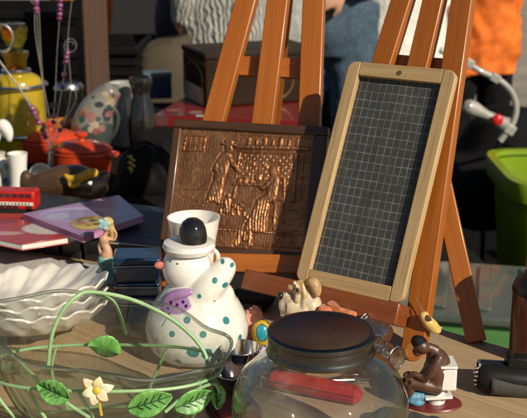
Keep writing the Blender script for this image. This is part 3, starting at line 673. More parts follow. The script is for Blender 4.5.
# --- clog, bus, shaker and cups on the far left of the front table
def local(p): return lambda px, py, dy=0: AY(px, py, p.y + dy) - p
p = G(66, 208, zb) ; p = V((G(68, 206).x, G(68, 206).y + .03, T - .010)); kk = mpp(p); cl = thing('wooden_clog', 'dark brown wooden clog with a carved yellow bird', 'clog', p); q = local(p)
b = MB(); b.tube([q(22, 190), q(32, 188), q(45, 186), q(60, 183), q(78, 184), q(94, 186), q(107, 182)], [v * kk for v in (4, 12, 15, 18, 20, 17, 8)], 18)
b.tube([q(28, 185), q(25, 173), q(24, 170)], [9 * kk, 5 * kk, 1.5 * kk], 12); b.tube([q(100, 180), q(109, 172)], [9 * kk, 3 * kk], 12); b.ball(q(72, 178), (22 * kk, 16 * kk, 12 * kk)); b.ball(q(50, 178), (18 * kk, 14 * kk, 8 * kk))
b.box(q(65, 203), (70 * kk, 24 * kk, 10 * kk))
b.build('clog', wood('clog wood', (.045, .022, .010), (.12, .065, .03), axis=0, rough=.3, coat=.45, scale=.5), cl, rem=.0035, sm=6)
b = MB(); b.tube(bez([q(64, 174, -.04), q(71, 179, -.045), q(80, 178, -.045), q(92, 173, -.04), q(98, 175, -.036)], 4), [v * kk for v in (1, 2, 3, 3.5, 4, 4, 4.2, 4.4, 4.6, 4.8, 5, 5, 4.8, 4.4, 4, 3, 2)], 10); b.tube(bez([q(68, 180, -.046), q(72, 187, -.05), q(79, 184, -.05)], 4), 2 * kk, 8)
b.build('carved_bird', mat('yellow paint', (.62, .36, .02), .5, var=.3, scale=120, bmp=.5), cl, rem=.0022, sm=1, wob=.002, wscale=90)
p = G(6, 209, zt); p = V((p.x, p.y, zt)); kk = mpp(p); bus = thing('toy_bus', 'red toy double decker bus beside the brown clog', 'toy bus', p, R(-6)); redp = mat('red enamel', (.50, .015, .012), .3, coat=.4)
W_, H_, D_ = 66 * kk, 21 * kk / .96, .035
b = MB(); b.box((0, 0, H_ * .54), (W_, D_, H_ * .84)); b.build('body', redp, bus, bev=.003)
b = MB(); b.box((0, -D_ / 2 - .0006, H_ * .40), (W_ * .96, .0012, H_ * .14)); b.build('advert_strip', mat('cream paint', (.7, .66, .55), .4), bus)
for n_ in range(9):
    for zz in (.22, .74):
        if zz == .22 and n_ in (1, 7): continue
        b = MB(); b.box(((n_ - 4) * W_ * .103, -D_ / 2 - .0005, H_ * (zz + .04)), (W_ * .08, .001, H_ * .17)); b.build('window', mat('bus window', (.05, .02, .02), .1, coat=.6), bus)
random.seed(3); b = MB()
for n_ in range(16):
    b.box((W_ * .42 - n_ * W_ * .052, -D_ / 2 - .0014, H_ * .40), (W_ * random.uniform(.012, .03), .0006, H_ * .07))
b.build('lettering', eye, bus)
for sx in (-.3, .32):
    for sy in (-1, 1):
        b = MB(); b.tube([(sx * W_, sy * (D_ / 2 - .006), H_ * .13), (sx * W_, sy * (D_ / 2 - .001), H_ * .13)], H_ * .13, 16); b.build('wheel', blackp, bus)

# --- pale cloth added to stand for the sunlit left of the table
gcl = thing('sunlit_patch_cloth', 'pale sunlit grey cloth standing in for the sunlit table under the fluted bowls', 'cloth', V((pR.x, pR.y, T)), ang)
b = MB(); b.grid(lambda u, v: (-.62 + .54 * u, -.36 + .352 * v, .0022 + .0007 * noise.noise((u * 9, v * 9, 2)) + .0003 * noise.noise((u * 40, v * 40, 2))), 60, 30); b.build('sheet', mat('sunlit grey', (.46, .44, .40), .9, scale=200, bmp=.4), gcl, solid=.0012)

# --- small silver cup between the snowman and the dark bowl
p = G(237, 379) + V((.004, .012, 0)); svc = thing('silver_cup', 'small shiny silver cup behind the dark glazed bowl, against the snowman', 'cup', p)
b = MB(); b.lathe([(0, .001), (.011, 0), (.013, .002), (.012, .004), (.019, .012), (.0235, .026), (.0245, .036), (.0238, .037), (.0225, .026), (.018, .014), (0, .007)], 48); b.build('cup', mat('polished silver', (.70, .68, .64), .12, metal=1, var=.1, scale=40, bmp=.03), svc)
b = MB(); b.tube(bez([V((.022, -.006, .030)), V((.033, -.010, .028)), V((.031, -.010, .016)), V((.019, -.006, .012))], 5), .0015, 7); b.build('handle', _m['polished silver'], svc)

# ================================================================== small things round the glass jar
# --- bulldog figurine
p = G(303, 350); kk = mpp(p); dg = thing('bulldog_figurine', 'cream bulldog head figurine with tan ears behind the glass jar', 'figurine', p); q = local(p)
b = MB(); b.ball(q(305, 296), (13 * kk, 14 * kk, 14 * kk)); b.ball(q(291, 303, -.004), (11 * kk, 11 * kk, 9 * kk)); b.ball(q(287, 299, -.003), (7.5 * kk, 9 * kk, 8 * kk)); b.ball(q(294, 308, -.010), (11 * kk, 7 * kk, 10 * kk)); b.ball(q(283, 305, -.006), (4.4 * kk, 6 * kk, 9 * kk)); b.ball(q(284, 314, -.004), (4 * kk, 6 * kk, 4 * kk)); b.ball(q(301, 312, -.012), (9 * kk, 6 * kk, 9 * kk)); b.ball(q(312, 306), (10 * kk, 14 * kk, 13 * kk))
b.ball(q(291, 287, -.009), (4 * kk, 4 * kk, 3.6 * kk)); b.ball(q(300, 284, -.006), (5 * kk, 6 * kk, 4 * kk)); b.tube([q(294, 281, -.012), q(298, 291, -.016), q(296, 302, -.017)], [2.2 * kk, 2.6 * kk, 2 * kk], 10); b.tube([q(302, 283, -.012), q(305, 295, -.017), q(303, 308, -.017)], [2.2 * kk, 2.8 * kk, 2 * kk], 10)
b.ball(q(308, 322), (16 * kk, 14 * kk, 14 * kk)); b.lathe([(0, 0), (14 * kk, 0), (16 * kk, 14 * kk), (14 * kk, 28 * kk), (0, 30 * kk)], 24, c=(q(308, 340).x, 0, 0))
b.build('head', spots('bulldog paint', (.62, .52, .36), [(*q(297, 289, -.017), 5.5 * kk, (.22, .12, .05), 1, 2, 1), (*q(301, 282, -.014), 6 * kk, (.46, .30, .13)), (*q(290, 286, -.012), 4 * kk, (.45, .29, .13)), (*q(286, 306, -.016), 2 * kk, (.16, .09, .05), .5, 2, 4), (*q(305, 292, -.018), 5 * kk, (.52, .36, .18), .7, 1, 1.6), (*q(288, 300, -.012), 4.5 * kk, (.40, .27, .2)), (*q(296, 301, -.02), 4 * kk, (.56, .42, .24), .6, 1, 2)], rough=.35, coat=.2, var=.2), dg, rem=.0014, sm=3)
b = MB(); b.tube(bez([q(306, 283, -.006), q(312, 282, -.012), q(316, 288, -.0155), q(317, 297, -.0165)], 4), [v * kk for v in (3, 3.6, 4.2, 4.8, 5.2, 5.6, 5.8, 5.8, 5.6, 5.2, 4.4, 3.4, 1.8)], 12); b.build('ear', mat('tan paint', (.48, .30, .13), .4, var=.3, scale=100), dg, rem=.0014, sm=2)
b = MB(); b.ball(q(280.5, 296, -.008), (3.2 * kk, 3.4 * kk, 3.8 * kk)); b.build('nose', eye, dg)
b = MB(); b.ball(q(297.5, 290, -.0185), (1.7 * kk, 1.4 * kk, 1.8 * kk)); b.build('eye', eye, dg)
# --- coral crocheted cloth
p = G(326, 356) + V((.0, -.0, 0)); kk = mpp(p); co_ = thing('coral_cloth', 'crumpled coral orange cloth behind the lid of the glass jar', 'cloth', p); q = local(p)
b = MB(); 
for (x, y, dy, r) in ((300, 352, -.02, 12), (308, 362, -.025, 11), (324, 315, 0, 10), (335, 313, .004, 10), (346, 317, 0, 9), (318, 324, -.006, 10), (340, 327, -.004, 12), (330, 338, -.005, 16), (346, 342, 0, 13), (318, 345, -.01, 14)): b.ball(q(x, y, dy), r * kk, u=30, v=20)
b.build('cloth', mat('coral wool', (.52, .16, .06), .9, var=.3, scale=140, bmp=.8, sheen=.2), co_, wob=.006, wscale=95)
# --- painted egg, pink shell, striped cloth
p = G(262, 346); kk = mpp(p); eg = thing('painted_egg', 'small yellow painted egg with a blue oval beside the snowman', 'painted egg', p); q = local(p)
b = MB(); b.ball(q(262, 333), (10.5 * kk, 10 * kk, 13.5 * kk)); b.build('egg', spots('egg paint', (.62, .40, .02), [(*q(262, 332.5, -10 * kk), 8.2 * kk, (.015, .03, .04), .82, .9, 1.32), (*q(262, 332.5, -10 * kk), 7 * kk, (.02, .27, .36), .8, .9, 1.32)], rough=.2, coat=.6), eg)
b = MB(); b.lathe([(0, 0), (6 * kk, 0), (5 * kk, .003), (0, .003)], 24, c=(q(262, 346).x, 0, 0)); b.build('base', eye, eg)
p = G(254, 338); kk = mpp(p); ps = thing('pink_shell', 'pale pink crinkled shell between the snowman and the painted egg', 'shell', p); q = local(p)
b = MB(); b.ball(q(252, 322), (13 * kk, 9 * kk, 15 * kk), rot=(0, .5, 0), u=40, v=30); b.build('shell', mat('pink shell', (.66, .34, .25), .6, var=.35, scale=120, bmp=.6, c2=(.55, .2, .12)), ps, wob=.006, wscale=110)
p = G(264, 366); kk = mpp(p); gc = thing('striped_cloth', 'crumpled pale grey striped cloth under the painted egg', 'cloth', p); q = local(p)
b = MB()
for (x, y, r) in ((262, 353, 8), (267, 359, 8), (258, 360, 8), (272, 352, 7)): b.ball(q(x, y), (r * kk, r * kk, r * .9 * kk), u=30, v=20)
b.build('cloth', mat('grey cotton', (.52, .50, .52), .9, var=.3, scale=160, bmp=.6, c2=(.25, .25, .33)), gc, wob=.007, wscale=80)
# --- crystal bottles
cut = glass('cut crystal', (.95, .96, .95), thin=.55, f0=.42, edge=(.3, .32, .3))
def crystal(A, B, r, lab, grp='cut crystal bottles behind the glass jar'):
    d = B - A; L = d.length; o = thing('crystal_bottle', lab, 'glass bottle', A, 0, grp)
    M = Matrix.Translation(A) @ d.to_track_quat('Z', 'Y').to_matrix().to_4x4()
    def fn(rr, z, a, i): return rr * (1 + .06 * math.cos(10 * a + (math.pi if i % 2 else 0))), z
    b = MB(); b.lathe([(.001, 0), (r * .8, 0), (r, L * .12), (r * 1.02, L * .3), (r * 1.0, L * .45), (r * .9, L * .6), (r * .78, L * .7), (r * .72, L * .86)], 60, fn=fn)
    b.lathe([(r * .72, L * .862), (r * .86, L * .9), (r * .90, L), (r * .80, L), (r * .62, L * .88), (r * .7, L * .6), (r * .86, L * .3), (r * .7, L * .08), (.001, L * .07)], 60)
    b.build('bottle', cut, o, M=M)
    b = MB(); b.lathe([(r * .91, L * .955), (r * .97, L * .975), (r * .97, L * .99), (r * .91, L * 1.003)], 40); b.build('neck_ring', silver, o, M=M)
    return o
a_ = G(372, 364) + V((0, .02, .012)); crystal(G(371, 350, T + .022), G(397, 359, T + .024), .0165, 'cut crystal bottle lying with its open neck towards the seated figurine')
crystal(G(352, 344, T + .035) + V((0, .015, 0)), G(377, 345, T + .045), .014, 'cut crystal bottle lying on top of its neighbours, close to the jar lid')
crystal(G(388, 338, T + .03), G(362, 322, T + .042), .0145, 'cut crystal bottle lying with its base against the slate easel')
# --- seated figurine on a white toilet
p = G(430, 404); kk = mpp(p); fg = thing('seated_figurine', 'dark brown seated man figurine with blue trousers on a white toilet', 'figurine', p); q = local(p)
brn = mat('dark brown paint', (.085, .038, .022), .38, var=.2, scale=70, bmp=.1)
b = MB()
b.tube(bez([q(434, 386), q(437, 372), q(437, 360), q(432, 351)], 4), [v * kk for v in (13, 13.6, 14, 14, 14, 14, 13.6, 13, 12.2, 11, 9.8, 8, 6.5)], 16)
b.tube([q(437, 351), q(428, 347)], [5.5 * kk, 5 * kk], 12); b.ball(q(421.5, 346.5, -.001), (8.6 * kk, 7.5 * kk, 7.6 * kk), rot=(0, .5, 0)); b.ball(q(414, 351, -.001), (2 * kk, 2 * kk, 2 * kk)); b.ball(q(417, 353, -.001), (4 * kk, 5 * kk, 3 * kk))
for sy, dx in ((-.011, 0), (.011, -6)):
    b.tube(bez([q(440 + dx, 356, sy), q(434 + dx, 368, sy * 1.5), q(425 + dx, 378, sy * 1.3), q(414 + dx, 374, sy * 1.0), q(408 + dx * .5, 377, sy * .8)], 4), [v * kk for v in (5, 5, 4.9, 4.8, 4.7, 4.5, 4.4, 4.2, 4, 3.8, 3.6, 3.4, 3.3, 3.2, 3.2, 3, 2.6)], 10)
    b.tube([q(440, 388, sy * .8), q(424, 385, sy * .9), q(409, 383, sy * .9)], [7.5 * kk, 7 * kk, 5.5 * kk], 12); b.tube([q(409, 383, sy * .9), q(410, 396, sy * .9)], [5.4 * kk, 4.4 * kk], 12)
    for f in range(4): b.tube([q(409 + dx * .5, 377 + f * 1.1, sy * .8 - .002), q(405 + dx * .5, 379 + f * 1.4, sy * .8 - .002)], 1.0 * kk, 6)
b.build('body', brn, fg, rem=.0011, sm=4)
b = MB(); b.ball(q(419.5, 342.5, .001), (9 * kk, 7.9 * kk, 6.8 * kk), rot=(0, .5, 0)); b.build('hair', mat('black paint', (.012, .011, .011), .6, scale=200, bmp=.5), fg, wob=.0006, wscale=300)
b = MB()
for sy in (-.009, .009): b.tube([q(424, 396, sy), q(412, 396, sy), q(410, 401, sy)], [5 * kk, 6 * kk, 6 * kk], 12)
b.ball(q(416, 398), (10 * kk, 14 * kk, 7 * kk)); b.build('trousers', mat('blue paint', (.10, .27, .38), .5, var=.25, scale=90, bmp=.4), fg, rem=.0013, sm=2)
tw = mat('toilet white', (.76, .74, .70), .2, coat=.5, var=.05)
b = MB(); b.box(q(447, 375, .0), (15 * kk, 26 * kk, 22 * kk)); b.build('cistern', tw, fg, bev=.0012)
b = MB(); b.box(q(447, 362.4, 0), (17 * kk, 28 * kk, 2.6 * kk)); b.build('cistern_lid', tw, fg, bev=.0008)
b = MB(); b.tube([q(436, 402), q(436, 395), q(434, 391)], [9 * kk, 9 * kk, 13 * kk], 20); b.build('bowl', tw, fg, bev=.001)
b = MB(); b.box(q(438, 395.5, -.008), (27 * kk, 14 * kk, 3 * kk), rot=(0, R(-4), 0)); b.build('seat', tw, fg, bev=.0008)
b = MB(); b.lathe([(0, 0), (25 * kk, 0), (26 * kk, .0012), (25 * kk, .003), (0, .003)], 40, sx=1.1, sy=.8, c=(.004, 0, 0)); b.build('base', mat('maroon paint', (.16, .022, .02), .35, coat=.3), fg)
# --- tiny yellow clog on the end of the ledge
p = G(431, 333, T + .028); kk = mpp(p); cg = thing('yellow_clog', 'tiny yellow wooden clog hanging on the right leg of the slate easel', 'clog', p); q = local(p)
b = MB(); b.tube(bez([q(423, 312), q(425, 318), q(430, 324), q(436, 329), q(441, 331)], 4), [v * kk for v in (2.5, 4, 5, 5.2, 5.2, 5.4, 6, 6.3, 6.4, 6.4, 6.4, 6, 5.4, 4.8, 4, 3, 1.5)], 14); b.tube([q(437, 330, -.002), q(442, 327, -.002)], [3 * kk, .8 * kk], 8)
b.build('shoe', mat('yellow varnish', (.62, .43, .12), .3, var=.2, coat=.5, scale=120), cg, rem=.0011, sm=3)
b = MB(); b.ball(q(427.5, 319, -.0046), (3.6 * kk, 2 * kk, 5.2 * kk), rot=(0, R(-38), 0)); b.build('opening', mat('clog opening', (.07, .03, .012), .8), cg)
b = MB(); b.tube(bez([q(424, 314, .002), V((q(418, 306).x, .02, q(424, 304).z)), q(424, 314, .006)], 5), .0006, 5); b.build('string', mat('string', (.25, .18, .1), .8), cg)

# --- black camcorder at the right edge
p = G(510, 392); kk = mpp(p); cc = thing('black_camcorder', 'black hand held camera lying at the right edge of the table', 'camera', p); q = local(p); bk = mat('matt black shell', (.013, .012, .012), .42, var=.25, bmp=.15)
b = MB(); b.tube(bez([q(476, 376), q(492, 378), q(520, 381), q(556, 388)], 3), [v * kk for v in (9, 13, 14.5, 15, 15.5, 16, 16, 16.5, 16, 13)], 22); b.build('body', bk, cc, bev=.001)
b = MB(); b.tube([q(480, 366, .006), q(505, 368, .006), q(530, 370, .006)], [7 * kk, 7.5 * kk, 8 * kk], 18); b.build('lens_barrel', mat('gloss black', (.010, .011, .014), .12, coat=.7), cc)
b = MB(); b.lathe([(5 * kk, 0), (6.8 * kk, 0), (6.8 * kk, .002), (5 * kk, .002)], 24, close=True); b.build('lens_ring', steel, cc, M=Matrix.Translation(p + q(479.5, 366, .006)) @ Euler((0, R(-90), 0)).to_matrix().to_4x4())
b = MB(); b.box(q(522, 361, .004), (32 * kk, 16 * kk, 11 * kk), rot=(0, R(4), 0)); b.box(q(510, 356, .004), (6 * kk, 8 * kk, 10 * kk)); b.build('viewfinder', bk, cc, bev=.002)
b = MB(); b.grid(lambda u, v: q(488 + 44 * u, 380 + 6 * u) + V((0, -17.2 * kk * math.cos(1.5 * (v - .5)) , 11 * kk * (v - .5) * 2 * .8)), 10, 8); b.build('strap', mat('grey nylon', (.045, .04, .034), .8, scale=200, bmp=.4), cc, solid=.0015)
for i in range(5):
    b = MB(); b.box(q(476.5 - (i % 2), 368 + i * 4, -.007), (4.5 * kk, 2 * kk, 1.8 * kk)); b.build('contact', silver, cc, bev=.0003)
# --- brown bottle at the right edge
p = G(535, 357); kk = mpp(p); bb = thing('brown_bottle', 'brown bottle with a pink cap at the right edge of the table', 'bottle', p)
Hs = 79 * kk / .93
b = MB(); b.lathe([(0, 0), (24 * kk, 0), (26 * kk, .003), (26.5 * kk, Hs * .5), (26 * kk, Hs * .86), (22 * kk, Hs * .98), (14 * kk, Hs * 1.06), (12 * kk, Hs * 1.1), (11 * kk, Hs * 1.12), (0, Hs * 1.12)], 48); b.build('bottle', mat('brown plastic', (.12, .033, .016), .3, coat=.4, var=.15), bb)
b = MB(); b.lathe([(26.7 * kk, Hs * .82), (27 * kk, Hs * .86), (23 * kk, Hs * .985), (15 * kk, Hs * 1.062), (14.6 * kk, Hs * 1.05)], 48); b.build('shoulder', mat('black band', (.015, .012, .012), .3), bb)
b = MB(); b.lathe([(0, Hs * 1.1), (15 * kk, Hs * 1.1), (15 * kk, Hs * 1.26), (13 * kk, Hs * 1.29), (0, Hs * 1.29)], 40); b.build('cap', mat('pink cap', (.62, .25, .22), .4), bb)

# ================================================================== things on the back table
def up(px, py, z=T2): v = G(px, py, z); return V((v.x, v.y, z))
ZB = T2 + .0008
# --- yellow decanter
p = up(22, 158, ZB); kk = mpp(p); yd = thing('yellow_decanter', 'yellow glass decanter with silver bands and a glass stopper', 'decanter', p)
s_ = 1 / math.cos(R(14)); yl = mat('yellow glaze', (.40, .29, .012), .14, coat=.5, var=.22, scale=12, bmp=.05)
b = MB(); b.lathe([(0, 0), (24 * kk, 0), (27 * kk, .006), (27.5 * kk, 40 * kk), (27 * kk, 66 * kk), (26.5 * kk, 77 * kk), (22 * kk, 83 * kk), (13 * kk, 86 * kk), (0, 86 * kk)], 10, sx=1, sy=1); b.build('body', yl, yd, sub=1)
b = MB(); b.lathe([(10 * kk, 84 * kk), (10.5 * kk, 98 * kk), (13 * kk, 103 * kk), (13 * kk, 106 * kk), (9 * kk, 106 * kk), (9 * kk, 84 * kk)], 32); b.build('neck', glass('amber glass', (.9, .75, .35), thin=.5), yd)
for z_, r_ in ((74, 28.2), (26, 28.6), (88, 12.5)):
    b = MB(); b.tube([(r_ * kk * math.cos(a * math.pi / 24), r_ * kk * math.sin(a * math.pi / 24), z_ * kk) for a in range(48)], 1.8 * kk, 8, closed=True); b.build('silver_band', silver, yd)
b = MB(); b.lathe([(0, 104 * kk), (8 * kk, 106 * kk), (7 * kk, 110 * kk), (11.5 * kk, 118 * kk), (13.5 * kk, 128 * kk), (12 * kk, 133 * kk), (0, 134 * kk)], 8); b.build('stopper', glass('yellow crystal', (.85, .72, .2), thin=.6), yd, smooth=False)
b = MB(); b.tube([V((-9 * kk + 11 * kk * math.cos(a * math.pi / 12), -13 * kk, 121 * kk + 13 * kk * math.sin(a * math.pi / 12))) for a in range(24)], 1.3 * kk, 8, closed=True); b.build('wire_ring', silver, yd)
# --- beaded wire photo holder
p = up(50, 186, ZB); p = V((p.x, p.y, ZB)); kk = mpp(p); hw = thing('beaded_wire_holder', 'tall silver wire picture holder strung with purple beads', 'picture holder', p); q = local(p)
b = MB(); b.tube([q(50, 186), q(50.5, 168), q(51, 152)], [5 * kk, 3.4 * kk, 2.6 * kk], 12); b.lathe([(0, 0), (13 * kk, 0), (12 * kk, .004), (3 * kk, .008), (0, .008)], 24); b.build('base', silver, hw)
bead = [mat('purple bead', (.13, .012, .07), .12, coat=.7), mat('lilac bead', (.26, .06, .17), .15, coat=.6)]
def wire(pts, beads=(), rw=.42):
    c = bez([q(*a) for a in pts], 10); b = MB(); b.tube(c, rw * kk, 6); wi = b.build('wire', silver, hw)
    for (t, r, m_) in beads:
        b = MB(); b.ball(c[min(len(c) - 1, int(t * (len(c) - 1)))], r * kk, u=14, v=10); o = b.build('bead', bead[m_]); o.parent = wi
def spiral(cx, cy, R0, a0, turns=1.6):
    return [(cx + R0 * (1 - .55 * i / 16) * math.cos(a0 + turns * 2 * math.pi * i / 16), cy + R0 * 1.2 * (1 - .55 * i / 16) * math.sin(a0 + turns * 2 * math.pi * i / 16)) for i in range(17)]
wire([(51, 152), (45, 110), (40, 60), (37, 20), (36, -12)], [(.80 + .028 * i, 2.4 + (i % 2) * .5, i % 2) for i in range(5)] )
wire([(51, 152), (46, 112), (41.5, 60), (39, 10)])
wire([(51, 150), (55, 100), (57, 55), (60, 10), (61, -30)], [(.70 + .03 * i, 2.6, i % 2) for i in range(5)] + [(.16 + .035 * i, 2.4 + .4 * (i % 2), i % 2) for i in range(3)])
wire([(51, 150), (57, 118), (62, 90), (66, 62), (67, 54)] + spiral(71, 46, 7, math.pi * .7), [(.10 + .022 * i, 2.7, i % 2) for i in range(7)])
wire([(50, 148), (36, 116), (22, 92), (6, 70), (-6, 54)], [(.10 + .035 * i, 2.6 + .4 * (i % 2), i % 2) for i in range(8)], 1.0)
wire([(52, 150), (70, 100), (68, 40), (73, -8)])
wire([(51, 150), (60, 130), (70, 112), (76, 100), (74, 88), (66, 92)], [(.2, 2.4, 0), (.27, 2.4, 1)])
wire([(50, 120), (36, 40), (35, 4)] + spiral(35, -2, 5, math.pi * .5))
# --- red casseroles
redg = mat('red enamel pot', (.60, .058, .014), .16, coat=.7, var=.15, scale=20, bmp=.03)
def casserole(px, py, wpx, lab, rz):
    p = up(px, py, ZB); kk = mpp(p); o = thing('casserole', lab, 'casserole', p, rz, 'small red casseroles'); r = wpx / 2 * kk
    b = MB(); b.lathe([(0, 0), (r * .84, 0), (r * .92, .004), (r * .98, r * .42), (r, r * .76), (r * .96, r * .76), (r * .90, r * .40), (0, r * .1)], 48, sx=1.0, sy=.72); b.build('pot', redg, o)
    b = MB(); b.lathe([(r * 1.02, r * .765), (r * 1.03, r * .82), (r * .97, r * .86), (r * .9, r * .92), (r * .6, r * 1.03), (r * .2, r * 1.08), (0, r * 1.08)], 48, sx=1.0, sy=.72)
    ld = b.build('lid', redg, o)
    b = MB(); b.lathe([(r * .10, r * 1.07), (r * .09, r * 1.16), (r * .22, r * 1.26), (r * .22, r * 1.33), (r * .12, r * 1.37), (0, r * 1.38)], 24); kn = b.build('knob', redg); kn.parent = ld
    for s in (-1, 1):
        b = MB(); b.tube(bez([V((s * r * .95, -r * .25, r * .62)), V((s * r * 1.16, -r * .16, r * .64)), V((s * r * 1.16, r * .16, r * .64)), V((s * r * .95, r * .25, r * .62))], 5), r * .07, 8); b.build('handle', redg, o)
    b = MB(); b.tube([V((r * 1.0 * math.cos(a * math.pi / 24), r * .72 * math.sin(a * math.pi / 24), r * .68)) for a in range(48)], r * .025, 6, closed=True); b.build('moulding', redg, o)
    return o
casserole(83, 172, 60, 'small red enamel casserole with a knob lid, in front', R(-8))
casserole(52, 161, 60, 'small red enamel casserole partly hidden behind the front one', R(6))
# --- white shaker, upturned cup, leaf spoon, floral pot
p = up(20, 196, ZB); kk = mpp(p); ws = thing('white_beaker', 'narrow white porcelain beaker beside the red casseroles', 'beaker', p)
b = MB(); b.lathe([(0, 0), (11 * kk, 0), (12 * kk, .004), (8.5 * kk, 14 * kk), (8.5 * kk, 30 * kk), (10 * kk, 44 * kk), (9 * kk, 44 * kk), (7 * kk, 30 * kk), (0, 28 * kk)], 32); b.build('beaker', white_glaze, ws)
p = up(36, 192, ZB); p.y += .03; kk = mpp(p); wc = thing('white_cup', 'small white cup tipped on its side by the white beaker', 'cup', p)
M = Matrix.Translation(p + V((0, 0, 12 * kk))) @ Euler((R(68), 0, R(30))).to_matrix().to_4x4()
b = MB(); b.lathe([(0, -10 * kk), (7 * kk, -10 * kk), (10 * kk, -4 * kk), (12 * kk, 10 * kk), (11 * kk, 10 * kk), (9 * kk, -3 * kk), (0, -8 * kk)], 32); b.build('cup', white_glaze, wc, M=M)
p = up(-2, 190, ZB); kk = mpp(p); fp = thing('floral_pot', 'white floral porcelain pot cut off by the left edge', 'pot', p)
b = MB(); b.lathe([(0, 0), (10 * kk, 0), (15 * kk, 8 * kk), (14 * kk, 24 * kk), (9 * kk, 34 * kk), (10 * kk, 38 * kk), (0, 39 * kk)], 32); b.build('pot', spots('floral glaze', (.70, .66, .58), [(9 * kk, -9 * kk, 12 * kk, 4 * kk, (.08, .25, .35)), (6 * kk, -13 * kk, 22 * kk, 4 * kk, (.45, .35, .1)), (12 * kk, -6 * kk, 26 * kk, 4 * kk, (.15, .3, .15))]), fp)
q = local(p)
b = MB(); b.tube(bez([q(-4, 150), q(-1, 136), q(3, 126), q(6, 120)], 4), [v * kk for v in (2, 2, 2, 2.2, 2.5, 3.2, 4.5, 6, 6.8, 6.8, 6, 4.5, 2)], 14); b.tube(bez([q(3, 124, -.003), q(8, 132, -.004), q(10, 142, -.004)], 4), [v * kk for v in (5, 6, 6.2, 6, 5.6, 5, 4, 3, 1.5)], 14)
b.build('spoon', white_glaze, fp, rem=.003, sm=4)
# --- amber glass bowl
p = up(62, 150, ZB); kk = mpp(p); ab = thing('amber_bowl', 'amber glass bowl behind the red casseroles', 'bowl', p)
b = MB(); b.lathe([(0, .002), (9 * kk, 0), (13 * kk, 8 * kk), (16 * kk, 30 * kk), (15 * kk, 30 * kk), (12 * kk, 9 * kk), (0, .006)], 40); b.build('bowl', mat('amber', (.34, .14, .03), .15, coat=.6), ab)
# --- silver tin with a lid
p = up(70, 118, ZB); kk = mpp(p); stn = thing('silver_canister', 'silver lidded canister behind the spiral wire', 'canister', p)
b = MB(); b.lathe([(0, 0), (13 * kk, 0), (14 * kk, .004), (14 * kk, 26 * kk), (15 * kk, 28 * kk), (15 * kk, 32 * kk), (12 * kk, 36 * kk), (0, 37 * kk)], 40); b.build('canister', steel, stn)
# --- porcelain jug, white pitcher
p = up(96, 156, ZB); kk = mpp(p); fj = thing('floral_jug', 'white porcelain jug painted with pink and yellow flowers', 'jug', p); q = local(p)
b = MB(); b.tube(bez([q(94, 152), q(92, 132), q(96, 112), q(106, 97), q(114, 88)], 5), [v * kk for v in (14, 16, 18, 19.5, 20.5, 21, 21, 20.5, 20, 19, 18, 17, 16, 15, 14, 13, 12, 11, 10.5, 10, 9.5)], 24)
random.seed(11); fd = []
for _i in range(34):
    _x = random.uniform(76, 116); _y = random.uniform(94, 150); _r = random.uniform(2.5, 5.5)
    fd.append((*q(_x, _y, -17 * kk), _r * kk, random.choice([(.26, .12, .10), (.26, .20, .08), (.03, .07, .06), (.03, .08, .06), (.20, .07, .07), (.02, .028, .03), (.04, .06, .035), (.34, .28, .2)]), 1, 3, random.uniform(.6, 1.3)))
b.build('jug', spots('shaded flower glaze', (.20, .19, .165), [(*q(98, 138, -17 * kk), 20 * kk, (.05, .06, .055), 1, 2, .8), (*q(113, 116, -16 * kk), 11 * kk, (.03, .035, .04))] + fd, rough=.25), fj, rem=.004, sm=6)  # colours dimmed for shade; the two large dark spots paint a shadow
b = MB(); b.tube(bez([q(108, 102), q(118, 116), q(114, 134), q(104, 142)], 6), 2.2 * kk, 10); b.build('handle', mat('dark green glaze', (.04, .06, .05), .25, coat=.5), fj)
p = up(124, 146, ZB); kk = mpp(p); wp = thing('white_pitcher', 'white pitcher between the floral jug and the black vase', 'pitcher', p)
b = MB(); b.lathe([(0, 0), (9 * kk, 0), (11 * kk, .004), (14 * kk, 22 * kk), (11 * kk, 42 * kk), (10 * kk, 50 * kk), (13 * kk, 64 * kk), (12 * kk, 64 * kk), (9 * kk, 50 * kk), (0, 40 * kk)], 40); b.build('pitcher', mat('shade-dimmed white glaze', (.36, .35, .33), .2, coat=.5), wp)  # white of the pitcher dimmed for the shade it stands in
# --- black vase
p = up(143, 154, ZB); kk = mpp(p); bv = thing('black_vase', 'tall glossy black vase left of the tea tin', 'vase', p)
b = MB(); b.lathe([(0, 0), (12 * kk, 0), (13 * kk, .004), (14 * kk, 30 * kk), (11.5 * kk, 52 * kk), (8.5 * kk, 58 * kk), (9.5 * kk, 66 * kk), (12 * kk, 73 * kk), (11 * kk, 77 * kk), (8 * kk, 78 * kk), (8 * kk, 62 * kk), (0, 60 * kk)], 44); b.build('vase', mat('black gloss', (.012, .011, .011), .12, coat=.7, bmp=.04), bv)
# --- dark leather handbag
p = up(152, 194, ZB) + V((.03, .04, 0)); kk = mpp(p); hbg = thing('leather_handbag', 'slouched black leather handbag with a brass clasp', 'handbag', p); q = local(p)
lea = mat('black leather', (.010, .008, .007), .6, var=.3, scale=30, bmp=.3, spec=.25)
b = MB(); b.ball(q(150, 178), (34 * kk, 30 * kk, 26 * kk)); b.ball(q(134, 168, .01), (18 * kk, 24 * kk, 20 * kk)); b.ball(q(164, 168, -.01), (16 * kk, 24 * kk, 28 * kk)); b.ball(q(130, 190), (20 * kk, 26 * kk, 14 * kk)); b.tube([q(126, 158), q(144, 150), q(168, 148)], 7 * kk, 12)
b.build('bag', lea, hbg, rem=.006, sm=4, wob=.007, wscale=18)
b = MB(); b.tube(bez([q(122, 176, -.08), q(128, 152, -.05), q(146, 142, -.03), q(166, 156, -.05)], 8), 1.6 * kk, 8); b.build('strap', lea, hbg)
b = MB()
